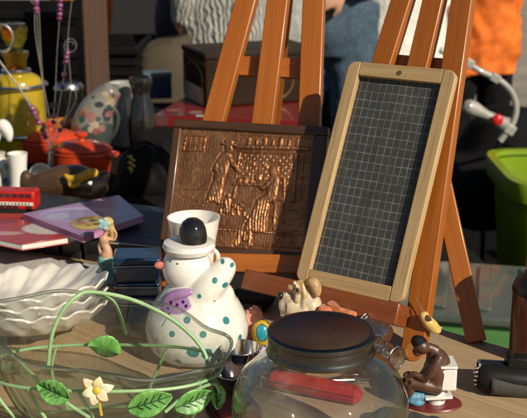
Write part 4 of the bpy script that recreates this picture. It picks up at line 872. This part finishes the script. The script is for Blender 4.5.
for i in range(8): b.ball(q(129 + (i % 3) * 2.2, 157 + i * 1.9, -30 * kk), (2.2 * kk, 1.5 * kk, 2 * kk), rot=(0, i, 0), u=10, v=6)
b.tube([q(131, 155, -29 * kk), q(131, 173, -29 * kk)], 1.5 * kk, 8)
b.build('clasp', mat('brass', (.42, .30, .12), .45, metal=1), hbg)
# --- tea tin, red carton, blue tin
p = up(206, 108, ZB + .032); ktin = mpp(p); ar = R(21)
tin = thing('tea_tin', 'large dark brown lacquered tea tin with a gold arch', 'tin', V((p.x, p.y, ZB + .0325)), ar)
kk = ktin; W_, D_, H_ = 122 * kk, 78 * kk, 54 * kk
lac = mat('brown lacquer', (.022, .011, .006), .45, spec=.2, var=.3, scale=8)
b = MB(); b.box((W_ / 2, D_ / 2, H_ * .44), (W_, D_, H_ * .88)); b.build('body', lac, tin, bev=.004)
b = MB(); b.box((W_ / 2, D_ / 2, H_ * .945), (W_ + .006, D_ + .006, H_ * .12)); b.build('lid', mat('lid lacquer', (.026, .017, .011), .5, spec=.2, var=.3, scale=8), tin, bev=.004)
gold = mat('gold line', (.30, .20, .07), .4, metal=.6)
b = MB(); b.box((-.0008, D_ / 2, H_ * .17), (.0014, D_ * .8, H_ * .32)); b.build('cream_label', mat('cream label', (.42, .36, .26), .5, scale=12, var=.3), tin)
b = MB(); b.tube(bez([V((-.001, D_ * .12, H_ * .36)), V((-.001, D_ * .14, H_ * .58)), V((-.001, D_ * .32, H_ * .72)), V((-.001, D_ * .5, H_ * .76)), V((-.001, D_ * .68, H_ * .72)), V((-.001, D_ * .86, H_ * .58)), V((-.001, D_ * .88, H_ * .36))], 6), .0022, 8); b.build('gold_arch', gold, tin)
b = MB(); b.tube([V((W_ * .62 + H_ * .34 * math.cos(a * math.pi / 20), -.001, H_ * .42 + H_ * .34 * math.sin(a * math.pi / 20))) for a in range(40)], .0018, 8, closed=True); b.build('gold_ring', gold, tin)
b = MB(); b.box((W_ * .62, -.0006, H_ * .42), (H_ * .2, .0012, H_ * .4)); b.build('brown_label', mat('label brown', (.14, .05, .03), .4), tin)
for zz in (.82, .78):
    b = MB(); b.box((-.0006, D_ / 2, H_ * zz), (.0012, D_ * .96, .0016)); b.build('gold_line', gold, tin)
p = up(158, 124, ZB); rc2 = thing('red_carton', 'flat red printed carton lying under the tea tin', 'carton', V((p.x, p.y, ZB)), R(-12))
b = MB(); b.box((.20, .12, .0155), (.40, .30, .031)); b.build('carton', spots('red carton print', (.20, .014, .014), [(.06, .0, .031, .025, (.10, .05, .05)), (.10, .03, .031, .02, (.40, .22, .16)), (.03, .05, .031, .018, (.30, .14, .10)), (.13, -.01, .031, .02, (.05, .03, .03)), (.02, -.03, .02, .02, (.12, .05, .05))], rough=.3), rc2, bev=.001)
b = MB(); b.box((.13, -.018, .0318), (.03, .012, .001)); b.build('price_sticker', mat('sticker', (.72, .70, .64), .6), rc2)
p = up(164, 104, ZB); kk = mpp(p); bt = thing('blue_box', 'dark blue box standing between the black vase and the tea tin', 'box', p, R(10))
b = MB(); b.box((-.01, .12, .035), (.085, .06, .070)); b.build('box', mat('blue card', (.015, .035, .085), .35), bt, bev=.002)
b = MB(); b.box((-.01, .12, .0745), (.089, .064, .012)); b.build('lid', mat('blue grey card', (.09, .12, .13), .4), bt, bev=.002)

# --- black wallet added to deepen the shadow under the ledge
p = G(250, 306); wl = thing('shade_wallet', 'black leather wallet added to deepen the shade under the slate easel ledge', 'wallet', p, R(-20))
b = MB(); b.box((0, 0, .009), (.06, .05, .016)); b.build('cover', lea, wl, bev=.004, wob=.001)
b = MB(); b.box((.002, -.0255, .009), (.05, .001, .008)); b.build('pages', mat('dark card', (.03, .028, .026), .8), wl)

crystal(G(358, 362, T + .012), G(384, 372, T + .013), .0135, 'cut crystal bottle in front of the others, lying nearest the glass jar')

# --- pouches round the jar
p = G(292, 376); kk = mpp(p); lp = thing('leather_pouch', 'dark brown leather pouch behind the glass jar, seen through its left side', 'pouch', p); q = local(p)
b = MB(); b.ball(q(290, 367), (20 * kk, 15 * kk, 10 * kk)); b.ball(q(302, 362), (14 * kk, 12 * kk, 10 * kk)); b.ball(q(276, 371), (11 * kk, 12 * kk, 6 * kk)); b.build('pouch', mat('brown leather', (.035, .018, .011), .45, var=.3, bmp=.3), lp, rem=.0025, sm=2, wob=.003, wscale=50)
b = MB(); b.tube(bez([q(274, 367, -.014), q(284, 359, -.018), q(298, 355, -.018), q(310, 362, -.014)], 6), .0013, 6); b.build('lace', mat('string', (.25, .18, .1), .8), lp)
p = G(398, 424); kk = mpp(p); gp = thing('grey_felt_pouch', 'dark grey felt pouch at the bottom edge in front of the seated figurine', 'pouch', p); q = local(p)
b = MB(); b.ball(q(392, 416), (20 * kk, 14 * kk, 8 * kk)); b.ball(q(412, 419), (20 * kk, 12 * kk, 6 * kk)); b.ball(q(432, 420), (12 * kk, 9 * kk, 4 * kk)); b.build('pouch', mat('grey felt', (.05, .046, .042), .95, scale=120, bmp=.8), gp, rem=.0022, sm=1, wob=.004, wscale=60)
p = G(340, 384); kk = mpp(p); sc_ = thing('silver_chain', 'tangled silver chain lying behind the glass jar', 'chain', p)
random.seed(5); ch = [V((random.uniform(-.035, .035), random.uniform(-.012, .012), .002 + .003 * (i % 3))) for i in range(16)]
b = MB(); b.tube(bez(ch, 6), .0012, 6); b.build('chain', silver, sc_)

# --- wooden disc and small trinkets
p = G(417, 362); kk = mpp(p); wd = thing('wooden_disc', 'round orange wooden disc leaning on the easel leg behind the seated figurine', 'wooden disc', p); q = local(p)
M = Matrix.Translation(p + V((-.004, .006, 9.3 * kk))) @ Euler((R(72), 0, R(-25))).to_matrix().to_4x4()
b = MB(); b.lathe([(0, -.002), (9 * kk, -.002), (9.6 * kk, -.001), (9.6 * kk, .001), (9 * kk, .002), (0, .002)], 36); b.build('disc', wood('disc wood', (.34, .12, .02), (.48, .19, .04), axis=0, rough=.4), wd, M=M)
b = MB(); b.lathe([(6.6 * kk, .0019), (7 * kk, .0026), (7.4 * kk, .0019)], 36); b.build('turned_ring', _m['disc wood'], wd, M=M)

# ================================================================== people behind the tables
denim = mat('denim', (.050, .085, .125), .85, var=.25, scale=60, bmp=.4, c2=(.032, .056, .085))
dark_cl = mat('black wool', (.008, .007, .008), .95, bmp=.3, spec=.1)
person_skin = mat('skin', (.50, .27, .17), .5, var=.12, scale=30)
def knit(name, c, ribs=True):
    m, nt, pb = base(name); co = coords(nt)
    wv = nn(nt, 'ShaderNodeTexWave'); wv.wave_type = 'BANDS'; wv.bands_direction = 'X'; wv.inputs['Scale'].default_value = 22; wv.inputs['Distortion'].default_value = 7; wv.inputs['Detail'].default_value = 2
    nt.links.new(co, wv.inputs['Vector'])
    n2_ = noise_(nt, co, 120, 3)
    h = math_(nt, 'ADD', math_(nt, 'MULTIPLY', wv.outputs[0], .8 if ribs else .1), math_(nt, 'MULTIPLY', n2_, .6))
    nt.links.new(ramp(nt, noise_(nt, co, 12), [(.3, [x * .85 for x in c]), (.7, c)]), pb.inputs['Base Color']); pb.inputs['Roughness'].default_value = .95; pb.inputs['Sheen Weight'].default_value = .2
    bump(nt, pb, h, .9, .012); return m
def hand(b, w_, d, side, n_, s=1.0, curl=.5):
    """palm, four unequal bent fingers and a thumb from the side of the palm; d points to the fingertips, n_ out of the palm"""
    d = d.normalized(); n_ = (n_ - d * n_.dot(d)).normalized(); sd = d.cross(n_) * side
    for k in (-.027, -.009, .009, .027): b.tube([w_, w_ + d * .045 * s + sd * k * .8, w_ + d * .09 * s + sd * k], [.016 * s, .014 * s, .011 * s], 10)
    for k, L in ((-.030, .062), (-.010, .074), (.010, .080), (.030, .072)):
        p0 = w_ + d * .09 * s + sd * k; p1 = p0 + (d * math.cos(curl * .5) + n_ * math.sin(curl * .5)) * L * .5 * s; p2 = p1 + (d * math.cos(curl * 1.3) + n_ * math.sin(curl * 1.3)) * L * .3 * s; p3 = p2 + (d * math.cos(curl * 2) + n_ * math.sin(curl * 2)) * L * .22 * s
        b.tube([p0, p1, p2, p3], [.0095 * s, .0085 * s, .0078 * s, .0055 * s], 8)
    t0 = w_ + d * .03 * s + sd * .024; t1 = t0 + (d * .6 + sd * .8 + n_ * .2).normalized() * .036 * s; t2 = t1 + (d * .9 + sd * .35 + n_ * .3).normalized() * .03 * s
    b.tube([t0, t1, t2], [.013 * s, .0105 * s, .007 * s], 8)
def person(label, x, y, rz, top_m, leg_m, hem, hemr, hair_m, larm, rarm, sleeve_m=None, lean=0, cuff=None, height=1.68, group=None, extra=None, topdep=.92, folds=.008, fscale=11):
    """standing figure facing local -y; larm / rarm = (elbow, wrist, finger direction, palm normal) in local metres"""
    o = thing('person', label, 'person', (x, y, 0), rz); h = height / 1.68
    J_ = dict(pel=V((0, 0, .93)), waist=V((0, .0, 1.06)), chest=V((0, .01 - lean * .3, 1.26)), neck=V((0, .015 - lean * .6, 1.42)), head=V((0, -.005 - lean * .7, 1.565)))
    b = MB()
    b.tube([J_['pel'] - V((0, 0, .08)), J_['pel'], J_['waist'], J_['chest'], J_['neck'] - V((0, 0, .04))], [.13, .145, .12, .145, .07], 20)
    b.tube([J_['neck'] - V((0, 0, .06)), J_['neck'] + V((0, 0, .05))], [.062, .052], 14)
    hd = J_['head']; b.ball(hd + V((0, .01, .02)), (.074, .092, .098)); b.ball(hd + V((0, -.035, -.045)), (.054, .052, .058))
    b.tube([hd + V((0, -.085, .015)), hd + V((0, -.108, -.022)), hd + V((0, -.092, -.032))], [.009, .013, .010], 10)
    for s in (-1, 1):
        b.ball(hd + V((s * .076, .012, -.005)), (.010, .018, .03)); b.ball(hd + V((s * .03, -.076, -.018)), (.018, .012, .012))
    b.tube([hd + V((-.022, -.086, -.055)), hd + V((0, -.094, -.056)), hd + V((.022, -.086, -.055))], [.004, .007, .004], 8)
    for s, arm in ((1, larm), (-1, rarm)):
        sh = J_['neck'] + V((s * .165, .005, -.055)); e, w_, fd, pn = arm
        b.tube([J_['neck'] + V((s * .05, 0, -.06)), sh, V(e), V(w_)], [.06, .058, .043, .029], 14); hand(b, V(w_), V(fd), s, V(pn))
        hip = J_['pel'] + V((s * .09, 0, -.04)); kn = V((s * .10, -.02, .50)); an = V((s * .105, .02, .09))
        b.tube([hip, kn, an], [.088, .058, .038], 16); b.tube([an - V((0, -.02, .03)), an + V((0, -.15, -.055))], [.042, .032], 12)
    b.build('body', person_skin, o, rem=.009, sm=3)
    b = MB()
    for s in (-1, 1):
        hip = J_['pel'] + V((s * .088, 0, .02)); kn = V((s * .10, -.02, .50)); an = V((s * .105, .02, .10))
        b.tube([hip, hip - V((0, -.005, .16)), kn, an], [.112, .102, .078, .074], 18)
    b.tube([J_['pel'] - V((0, 0, .17)), J_['pel'] - V((0, 0, .06)), J_['pel'] + V((0, 0, .04)), J_['waist']], [.12, .158, .162, .135], 22)
    b.build('trousers', leg_m, o, rem=.011, sm=2, wob=.006, wscale=9, disp=.022, dsize=.09)
    b = MB()
    for s in (-1, 1): b.tube([V((s * .105, .06, .04)), V((s * .105, -.05, .045)), V((s * .108, -.17, .035))], [.045, .048, .036], 14)
    b.build('shoes', dark_cl, o, rem=.009, sm=3)
    b = MB()                                                      # top garment
    zc = [V((0, 0, hem)), V((0, 0, hem + .06)), V((0, 0, (hem + 1.06) / 2)), V((0, 0, 1.08)), J_['chest'], J_['neck'] - V((0, -.003, .075)), J_['neck'] + V((0, 0, .0))]
    b.lathe([(0, .012), (hemr * .8, .008), (hemr * .92, 0)] + [(r, (p.z - hem)) for r, p in zip((hemr, hemr * .98, (hemr + .19) / 2, .19, .205, .15, .07), zc)] + [(0, J_['neck'].z - hem)] , 40, sx=1.06, sy=topdep, c=(0, -lean * .2, hem), fn=lambda r, z, a, i: (r * (1 + .035 * math.sin(6 * a + z * 4)), z))
    for s, arm in ((1, larm), (-1, rarm)):
        sh = J_['neck'] + V((s * .155, .005, -.06)); e, w_ = V(arm[0]), V(arm[1])
        b.tube([J_['neck'] + V((s * .05, 0, -.07)), sh, sh.lerp(e, .5), e, e.lerp(w_, .5), w_.lerp(e, .08)], [.07, .078, .07, .062, .055, .046], 16)
    b.build('jacket', top_m, o, rem=.012, sm=2, wob=.008, wscale=11, disp=folds * 2.4, dsize=.11)
    if cuff:
        for arm, s in ((larm, 1), (rarm, -1)):
            e, w_ = V(arm[0]), V(arm[1]); b = MB(); b.tube([e.lerp(w_, .45), e.lerp(w_, .75), e.lerp(w_, .96)], [.062, .060, .055], 16); b.build('cuff', cuff, o)
    b = MB(); b.ball(hd + V((0, .03, .045)), (.084, .095, .088)); b.ball(hd + V((0, .065, -.03)), (.072, .06, .09)); b.build('hair', hair_m, o, rem=.008, sm=2, wob=.004, wscale=40)
    for s in (-1, 1):
        b = MB(); b.ball(hd + V((s * .030, -.082, .002)), (.011, .007, .007), u=12, v=8); b.build('eye', eye, o)
    return o
hair_b = mat('brown hair', (.05, .03, .018), .6, scale=120, bmp=.5); hair_d = mat('dark hair', (.018, .013, .010), .6, scale=120, bmp=.5)
pa = AY(338, 40, 4.0)
arm_dn = ((.24, .03, 1.12), (.25, -.02, .88), (0, -.05, -1), (-1, 0, 0))
arm_dn_r = ((-.24, .03, 1.12), (-.25, -.02, .88), (0, -.05, -1), (1, 0, 0))
person('person in blue jeans and a dark top, one hand on the hip, behind the easels', pa.x - .04, 4.0, R(-6), dark_cl, denim, 1.0, .165, hair_d,
       ((.29, -.02, 1.11), (.075, -.17, 1.005), (-1, -.25, -.35), (0, 1, -.2)), ((-.25, .04, 1.13), (-.13, -.15, .99), (.7, -.2, -.7), (0, 1, 0)))
pc_ = AY(412, 40, 4.35)
person('person in a pale cream fleece coat standing behind the slate easel', pc_.x - .07, 4.4, R(15), knit('cream fleece', (.80, .77, .70), False), dark_cl, .60, .235, hair_b, arm_dn, arm_dn_r, topdep=.95)
pb_ = AY(245, 40, 3.75)
person('person in a chunky grey white knitted sweater behind the tea tin', pb_.x + .02, 3.85, R(200), knit('chunky knit', (.42, .41, .37)), mat('dark denim', (.018, .028, .04), .9, var=.3, bmp=.3), .815, .235, hair_b, arm_dn, arm_dn_r)
po_ = AY(492, 30, 3.9)
orange = mat('orange fabric', (.68, .14, .008), .8, var=.35, scale=9, bmp=.4)
po = person('person in an orange work jacket with a pale reflective stripe at the right', po_.x + .115, 4.75, R(25), orange, mat('black trousers', (.008, .008, .009), .95, spec=.1), .58, .175, hair_d,
       ((.27, .02, 1.12), (.26, -.10, .90), (0, -.3, -1), (-1, 0, 0)), ((-.27, .0, 1.10), (-.23, -.12, .80), (.2, -.3, -1), (1, 0, 0)), topdep=1.0, folds=.026, fscale=9)
b = MB(); b.lathe([(.203, .985), (.207, .99), (.209, 1.03), (.205, 1.035)], 40, sx=1.08, sy=.77); b.build('reflective_stripe', mat('reflective tape', (.62, .58, .52), .5), po)

# ================================================================== things on the ground behind
# --- denim shoulder bag, beige sack, white trimmed grey chair
def ground_at(px, py, z=.012): return G(px, py, z)
blk = mat('black crate plastic', (.005, .005, .0055), .6, bmp=.1, spec=.2)
def crate(x, y, z, w_, d, h, lab, rz=0, m_=None, grp='black plastic crates stacked behind the back table'):
    o = thing('plastic_crate', lab, 'crate', (x, y, z), rz, grp); m_ = m_ or blk
    b = MB(); b.box((0, 0, .01), (w_ - .02, d - .02, .02))
    for s in (-1, 1):
        b.box((s * (w_ / 2 - .006), 0, h / 2), (.010, d - .024, h)); b.box((0, s * (d / 2 - .006), h / 2), (w_, .010, h))
    for k in range(4):
        for s in (-1, 1): b.box((0, s * (d / 2 + .003), h * (.15 + .24 * k)), (w_ + .012, .008, .012)); b.box((s * (w_ / 2 + .002), 0, h * (.15 + .24 * k)), (.008, d + .008, .012))
    b.build('basket', m_, o, bev=.002)
    b = MB()
    for s in (-1, 1): b.box((0, s * (d / 2 + .004), h - .01), (w_ + .03, .020, .022)); b.box((s * (w_ / 2 + .004), 0, h - .0095), (.019, d + .029, .022))
    b.build('rim', m_, o, bev=.003)
    return o
crate(-.86, 3.62, .018, .62, .42, .36, 'black plastic crate at the bottom of the pile behind the decanter')
crate(-.86, 3.62, .382, .62, .42, .36, 'black plastic crate in the middle of the pile behind the decanter', .03)
crate(-.88, 3.62, .746, .60, .42, .23, 'black plastic crate on top of the pile behind the decanter', -.04)
crate(-.545, 3.72, .018, .27, .40, .34, 'black plastic crate on the ground behind the floral jug')
crate(-.545, 3.72, .362, .27, .40, .34, 'black plastic crate stacked on another behind the floral jug', .02)
crate(-.55, 3.72, .706, .26, .40, .14, 'low black plastic crate topping the pile behind the floral jug', -.03)
# timber post
p = V((-.513, 3.18, .0)); tp = thing('timber_post', 'weathered brown timber post standing behind the floral jug', 'post', (p.x, p.y, .012), R(28))
postw = wood('post wood', (.05, .024, .012), (.085, .043, .022), axis=2, rough=.8, scale=.35)
b = MB(); b.box((0, 0, .95), (.075, .075, 1.9)); b.build('shaft', postw, tp, bev=.003)
b = MB(); b.box((0, 0, .014), (.20, .20, .028)); b.box((0, 0, .05), (.11, .11, .05)); b.build('foot', postw, tp, bev=.003)
# orange tote bag
q0 = AY(80, 25, 4.05); ot = thing('orange_tote_bag', 'orange tote bag standing on dark boxes behind the timber post', 'bag', (q0.x, 4.05, .0))
ot.location = (q0.x, 4.1, .724)
b = MB(); b.grid(lambda u, v: ((.10 + .03 * v) * math.cos(2 * math.pi * u) * (1 + .04 * math.sin(6 * math.pi * u)), .06 * math.sin(2 * math.pi * u), .34 * v), 40, 12, True); b.box((0, 0, .006), (.15, .09, .012)); b.build('bag', orange, ot, wob=.006, wscale=14)
for s in (-1, 1):
    b = MB(); b.tube(bez([V((-.06, s * .055, .32)), V((-.05, s * .05, .44)), V((.05, s * .05, .44)), V((.06, s * .055, .32))], 6), .007, 8); b.build('handle', orange, ot)
crate(q0.x, 4.15, .018, .42, .36, .35, 'black plastic crate at the bottom, under the orange tote bag'); crate(q0.x, 4.15, .370, .42, .36, .35, 'black plastic crate directly under the orange tote bag', .02)
# beige canvas sack
q0 = AY(166, 70, 3.75); bs = thing('canvas_sack', 'beige canvas sack standing behind the black vase', 'sack', (q0.x, 3.75, .015)); q = lambda x, z, y=0: V((x, y, z))
b = MB(); b.tube([q(0, .06), q(.0, .2), q(.01, .45), q(0, .66), q(.01, .78), q(.0, .83)], [.15, .17, .165, .15, .12, .09], 24)
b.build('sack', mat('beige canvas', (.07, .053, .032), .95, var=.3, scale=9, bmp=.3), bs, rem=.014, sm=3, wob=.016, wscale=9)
b = MB(); b.tube(bez([q(-.12, .70, -.1), q(-.14, .5, -.17), q(-.06, .3, -.19), q(-.02, .12, -.17)], 6), .011, 8); b.build('cord', dark_cl, bs)
# grey chair with a white frame
gch = thing('garden_chair', 'dark grey garden chair with a white tubular frame behind the sack', 'chair', (-.62, 5.4, .012), R(25))
wm = mat('white tube', (.72, .70, .64), .35, coat=.3)
b = MB(); b.tube(bez([V((-.26, -.26, .01)), V((-.26, -.27, .5)), V((-.25, .0, .66)), V((-.25, .25, .64))], 5), .018, 10); b.build('frame_side', wm, gch)
b = MB(); b.tube(bez([V((.26, -.26, .01)), V((.26, -.27, .5)), V((.25, .0, .66)), V((.25, .25, .64))], 5), .018, 10); b.build('frame_side', wm, gch)
for s in (-1, 1):
    b = MB(); b.tube([V((s * .26, .28, .01)), V((s * .245, .22, .45)), V((s * .24, .36, 1.05))], .018, 10); b.build('leg', wm, gch)
b = MB(); b.tube(bez([V((-.24, .36, 1.04)), V((-.2, .37, 1.09)), V((.2, .37, 1.09)), V((.24, .36, 1.04))], 6), .018, 10); b.tube([V((-.26, -.25, .42)), V((.26, -.25, .42))], .016, 10); b.build('crossbar', wm, gch)
gf = mat('grey sling', (.016, .016, .017), .8, scale=80, bmp=.3)
b = MB(); b.box((0, -.01, .44), (.48, .48, .03)); b.build('seat', gf, gch, bev=.01)
b = MB(); b.box((0, .30, .76), (.46, .03, .56), rot=(R(-13), 0, 0)); b.build('backrest', gf, gch, bev=.01)
# denim bag at the knitted person's side
q0 = AY(178, 20, 3.7); dbg = thing('denim_bag', 'dark blue denim bag on a pile of crates left of the knitted sweater', 'bag', (q0.x, 4.05, .724))
b = MB(); b.ball((0, 0, .16), (.12, .09, .17)); b.ball((.02, 0, .08), (.12, .09, .09)); b.ball((-.02, .0, .3), (.08, .06, .07)); b.build('bag', mat('bag denim', (.022, .04, .06), .9, var=.3, bmp=.3, scale=15), dbg, rem=.012, sm=3, wob=.012, wscale=11)
b = MB(); b.tube(bez([V((-.09, 0, .28)), V((-.05, .0, .46)), V((.05, 0, .46)), V((.09, 0, .26))], 6), .012, 8); b.build('handle', _m['bag denim'], dbg)
crate(q0.x, 4.1, .018, .42, .36, .35, 'black plastic crate at the bottom, under the denim bag'); crate(q0.x, 4.1, .370, .42, .36, .35, 'black plastic crate directly under the denim bag', -.02)
# --- push chair with a grey bent handle and red button
q0 = AY(500, 110, 3.25); st = thing('push_chair', 'black push chair with a bent grey handle and a red button', 'push chair', (q0.x, 3.35, .012)); o0 = V(st.location)
gm = mat('grey plastic tube', (.33, .32, .29), .4, coat=.2); sq = lambda px, py, dy=-.10: AY(px, py, 3.35 + dy) - o0; kk = mpp(o0 + sq(500, 110))
b = MB(); b.tube(bez([sq(440, 50), sq(462, 60), sq(480, 71), sq(497, 79), sq(510, 90), sq(516, 105), sq(514, 120), sq(507, 132), sq(500, 141)], 6), 3.2 * kk, 12); b.build('handle_tube', gm, st)
for (x, y, r) in ((468, 63, 5), (495, 78, 4.6), (509, 129, 5.5)):
    b = MB(); b.box(sq(x, y), (r * 2.2 * kk, r * 1.6 * kk, r * 1.9 * kk), rot=(0, R(30), 0)); b.build('joint', gm, st, bev=.004)
b = MB(); b.tube([sq(464, 106, -.13), sq(468, 107, -.13), sq(474, 109, -.13), sq(486, 115, -.12), sq(498, 121, -.12), sq(506, 125, -.12)], [v * kk for v in (5, 8, 7.6, 5, 6, 8)], 14); b.build('grip', gm, st)
b = MB(); b.ball(sq(497.5, 120, -.150), (6 * kk, 3.5 * kk, 6 * kk)); b.build('button', mat('red button', (.60, .015, .02), .3, coat=.4), st)
b = MB(); b.tube([sq(500, 141), sq(490, 160), V((-.02, -.05, .3)), V((-.05, -.22, .08))], 2.6 * kk, 10); b.build('frame_tube', blk, st)
b = MB(); b.tube([sq(500, 141), V((.12, .1, .5)), V((.14, .28, .1))], 2.6 * kk, 10); b.build('frame_tube', blk, st)
fab = mat('black nylon', (.008, .008, .009), .9, scale=12, bmp=.3)
b = MB(); b.tube([V((.05, .16, .28)), V((.08, .2, .4)), V((.12, .24, .52)), V((.14, .28, .60))], [.16, .18, .16, .10], 20); b.ball((.0, .12, .36), (.24, .22, .13)); b.build('seat', fab, st, rem=.014, sm=3, wob=.014, wscale=9)
b = MB(); b.tube(bez([V((.27, .05, .98)), V((.30, .1, .85)), V((.30, .2, .6)), V((.28, .2, .4))], 6), .07, 14); b.build('hood', mat('maroon nylon', (.06, .014, .018), .7, bmp=.3), st, wob=.012, wscale=9)
for (x, y) in ((-.10, -.26), (.26, -.24), (-.06, .34), (.30, .34)):
    M = Matrix.Translation(o0 + V((x, y, .085))) @ Euler((0, R(90), 0)).to_matrix().to_4x4()
    b = MB(); b.tube([(.07 * math.cos(a * math.pi / 16), .07 * math.sin(a * math.pi / 16), 0) for a in range(32)], .014, 10, closed=True); wh = b.build('wheel', blk, st, M=M)
    b = MB(); b.tube([(0, 0, -.014), (0, 0, .014)], .02, 14)
    for a in range(5): b.tube([(0, 0, 0), (.066 * math.cos(a * 1.2566), .066 * math.sin(a * 1.2566), 0)], .006, 6)
    r_ = b.build('rim', gm); r_.parent = wh
# --- lime bin and pale green storage box
limem = mat('lime plastic', (.18, .29, .008), .35, var=.08, scale=6, bmp=.04)
q0 = AY(487, 188, 2.75); zt_ = q0.z; lb_ = thing('lime_bin', 'lime green plastic bin beside the push chair', 'bin', (q0.x + .315, 3.0, .012))
b = MB()
def sqr(r, n=40): return [(r * (abs(math.cos(a)) ** .35) * math.copysign(1, math.cos(a)), r * (abs(math.sin(a)) ** .35) * math.copysign(1, math.sin(a))) for a in [2 * math.pi * i / n for i in range(n)]]
def ring(b, prof, n=48):
    R_ = []
    for r, z in prof: R_.append([b.b.verts.new((x, y, z)) for x, y in sqr(r, n)])
    for i in range(len(R_) - 1):
        for k in range(n): b.b.faces.new((R_[i][k], R_[i][(k + 1) % n], R_[i + 1][(k + 1) % n], R_[i + 1][k]))
    return R_
hz = zt_ - .012
R_ = ring(b, [(.165, 0), (.172, .02), (.215, hz - .05), (.214, hz - .02), (.208, hz - .02), (.206, hz - .05), (.160, .02)]); b.b.faces.new(R_[0][::-1]); b.b.faces.new(R_[-1]); b.build('tub', limem, lb_)
b = MB(); ring(b, [(.216, hz - .055), (.236, hz - .055), (.240, hz - .01), (.236, hz), (.212, hz), (.210, hz - .015)]); b.build('rim', limem, lb_)
b = MB(); b.tube(bez([V((-.05, -.238, hz - .03)), V((-.04, -.26, hz - .07)), V((.04, -.26, hz - .07)), V((.05, -.238, hz - .03))], 5), .008, 8); b.build('handle', limem, lb_)
gbx = mat('pale green plastic', (.10, .26, .08), .3, var=.2, scale=7, coat=.2); gbl = mat('shaded translucent lid', (.085, .11, .09), .3, var=.25, scale=9, coat=.4)  # lid colour darkened to carry the shade on the box top
q0 = G(486, 322, .42); sb = thing('storage_box', 'pale green plastic storage box on the ground beyond the table edge', 'storage box', (q0.x + .03, q0.y + .17, .012), R(-12)); hb_ = .40
b = MB(); b.box((0, 0, hb_ / 2), (.50, .34, hb_)); b.build('tub', gbx, sb, bev=.012)
b = MB(); b.box((0, 0, hb_ + .012), (.53, .37, .024)); b.build('lid', gbl, sb, bev=.007)
for i in range(5):
    b = MB(); b.box((-.20 + .1 * i, 0, hb_ + .0275), (.03, .30, .007)); b.build('lid_rib', gbl, sb, bev=.003)
for s in (-1, 1):
    b = MB(); b.box((s * .272, 0, hb_ - .02), (.014, .12, .07)); b.build('clip', gbl, sb, bev=.003)
# black sacks added to make the gaps on the ground dark
def bagg(x, y, z, r, lab, sd):
    o = thing('dark_filler_sack', lab, 'bag', (x, y, z), 0, 'black plastic sacks added to darken the gaps behind the tables'); random.seed(sd); b = MB()
    b.ball((0, 0, r[2] * .9), r, u=40, v=28); b.tube([(0, 0, r[2] * 1.6), (.01, 0, r[2] * 2.0), (.03, 0, r[2] * 2.25)], [r[0] * .4, r[0] * .12, r[0] * .25], 12)
    b.build('sack', mat('black sack', (.008, .008, .008), .7, bmp=.3, scale=20, spec=.15), o, rem=.012, sm=2, wob=.035, wscale=7)
bagg(.02, 3.75, .012, (.30, .24, .26), 'full black plastic sack added to darken the gap between the two easels, in front of the jeans', 1)
bagg(.52, 4.75, .012, (.32, .26, .34), 'tall black plastic sack added to darken the gap behind the push chair', 2)
bagg(.42, 2.62, .012, (.22, .2, .24), 'smaller black plastic sack added to darken the gap behind the storage box', 3)
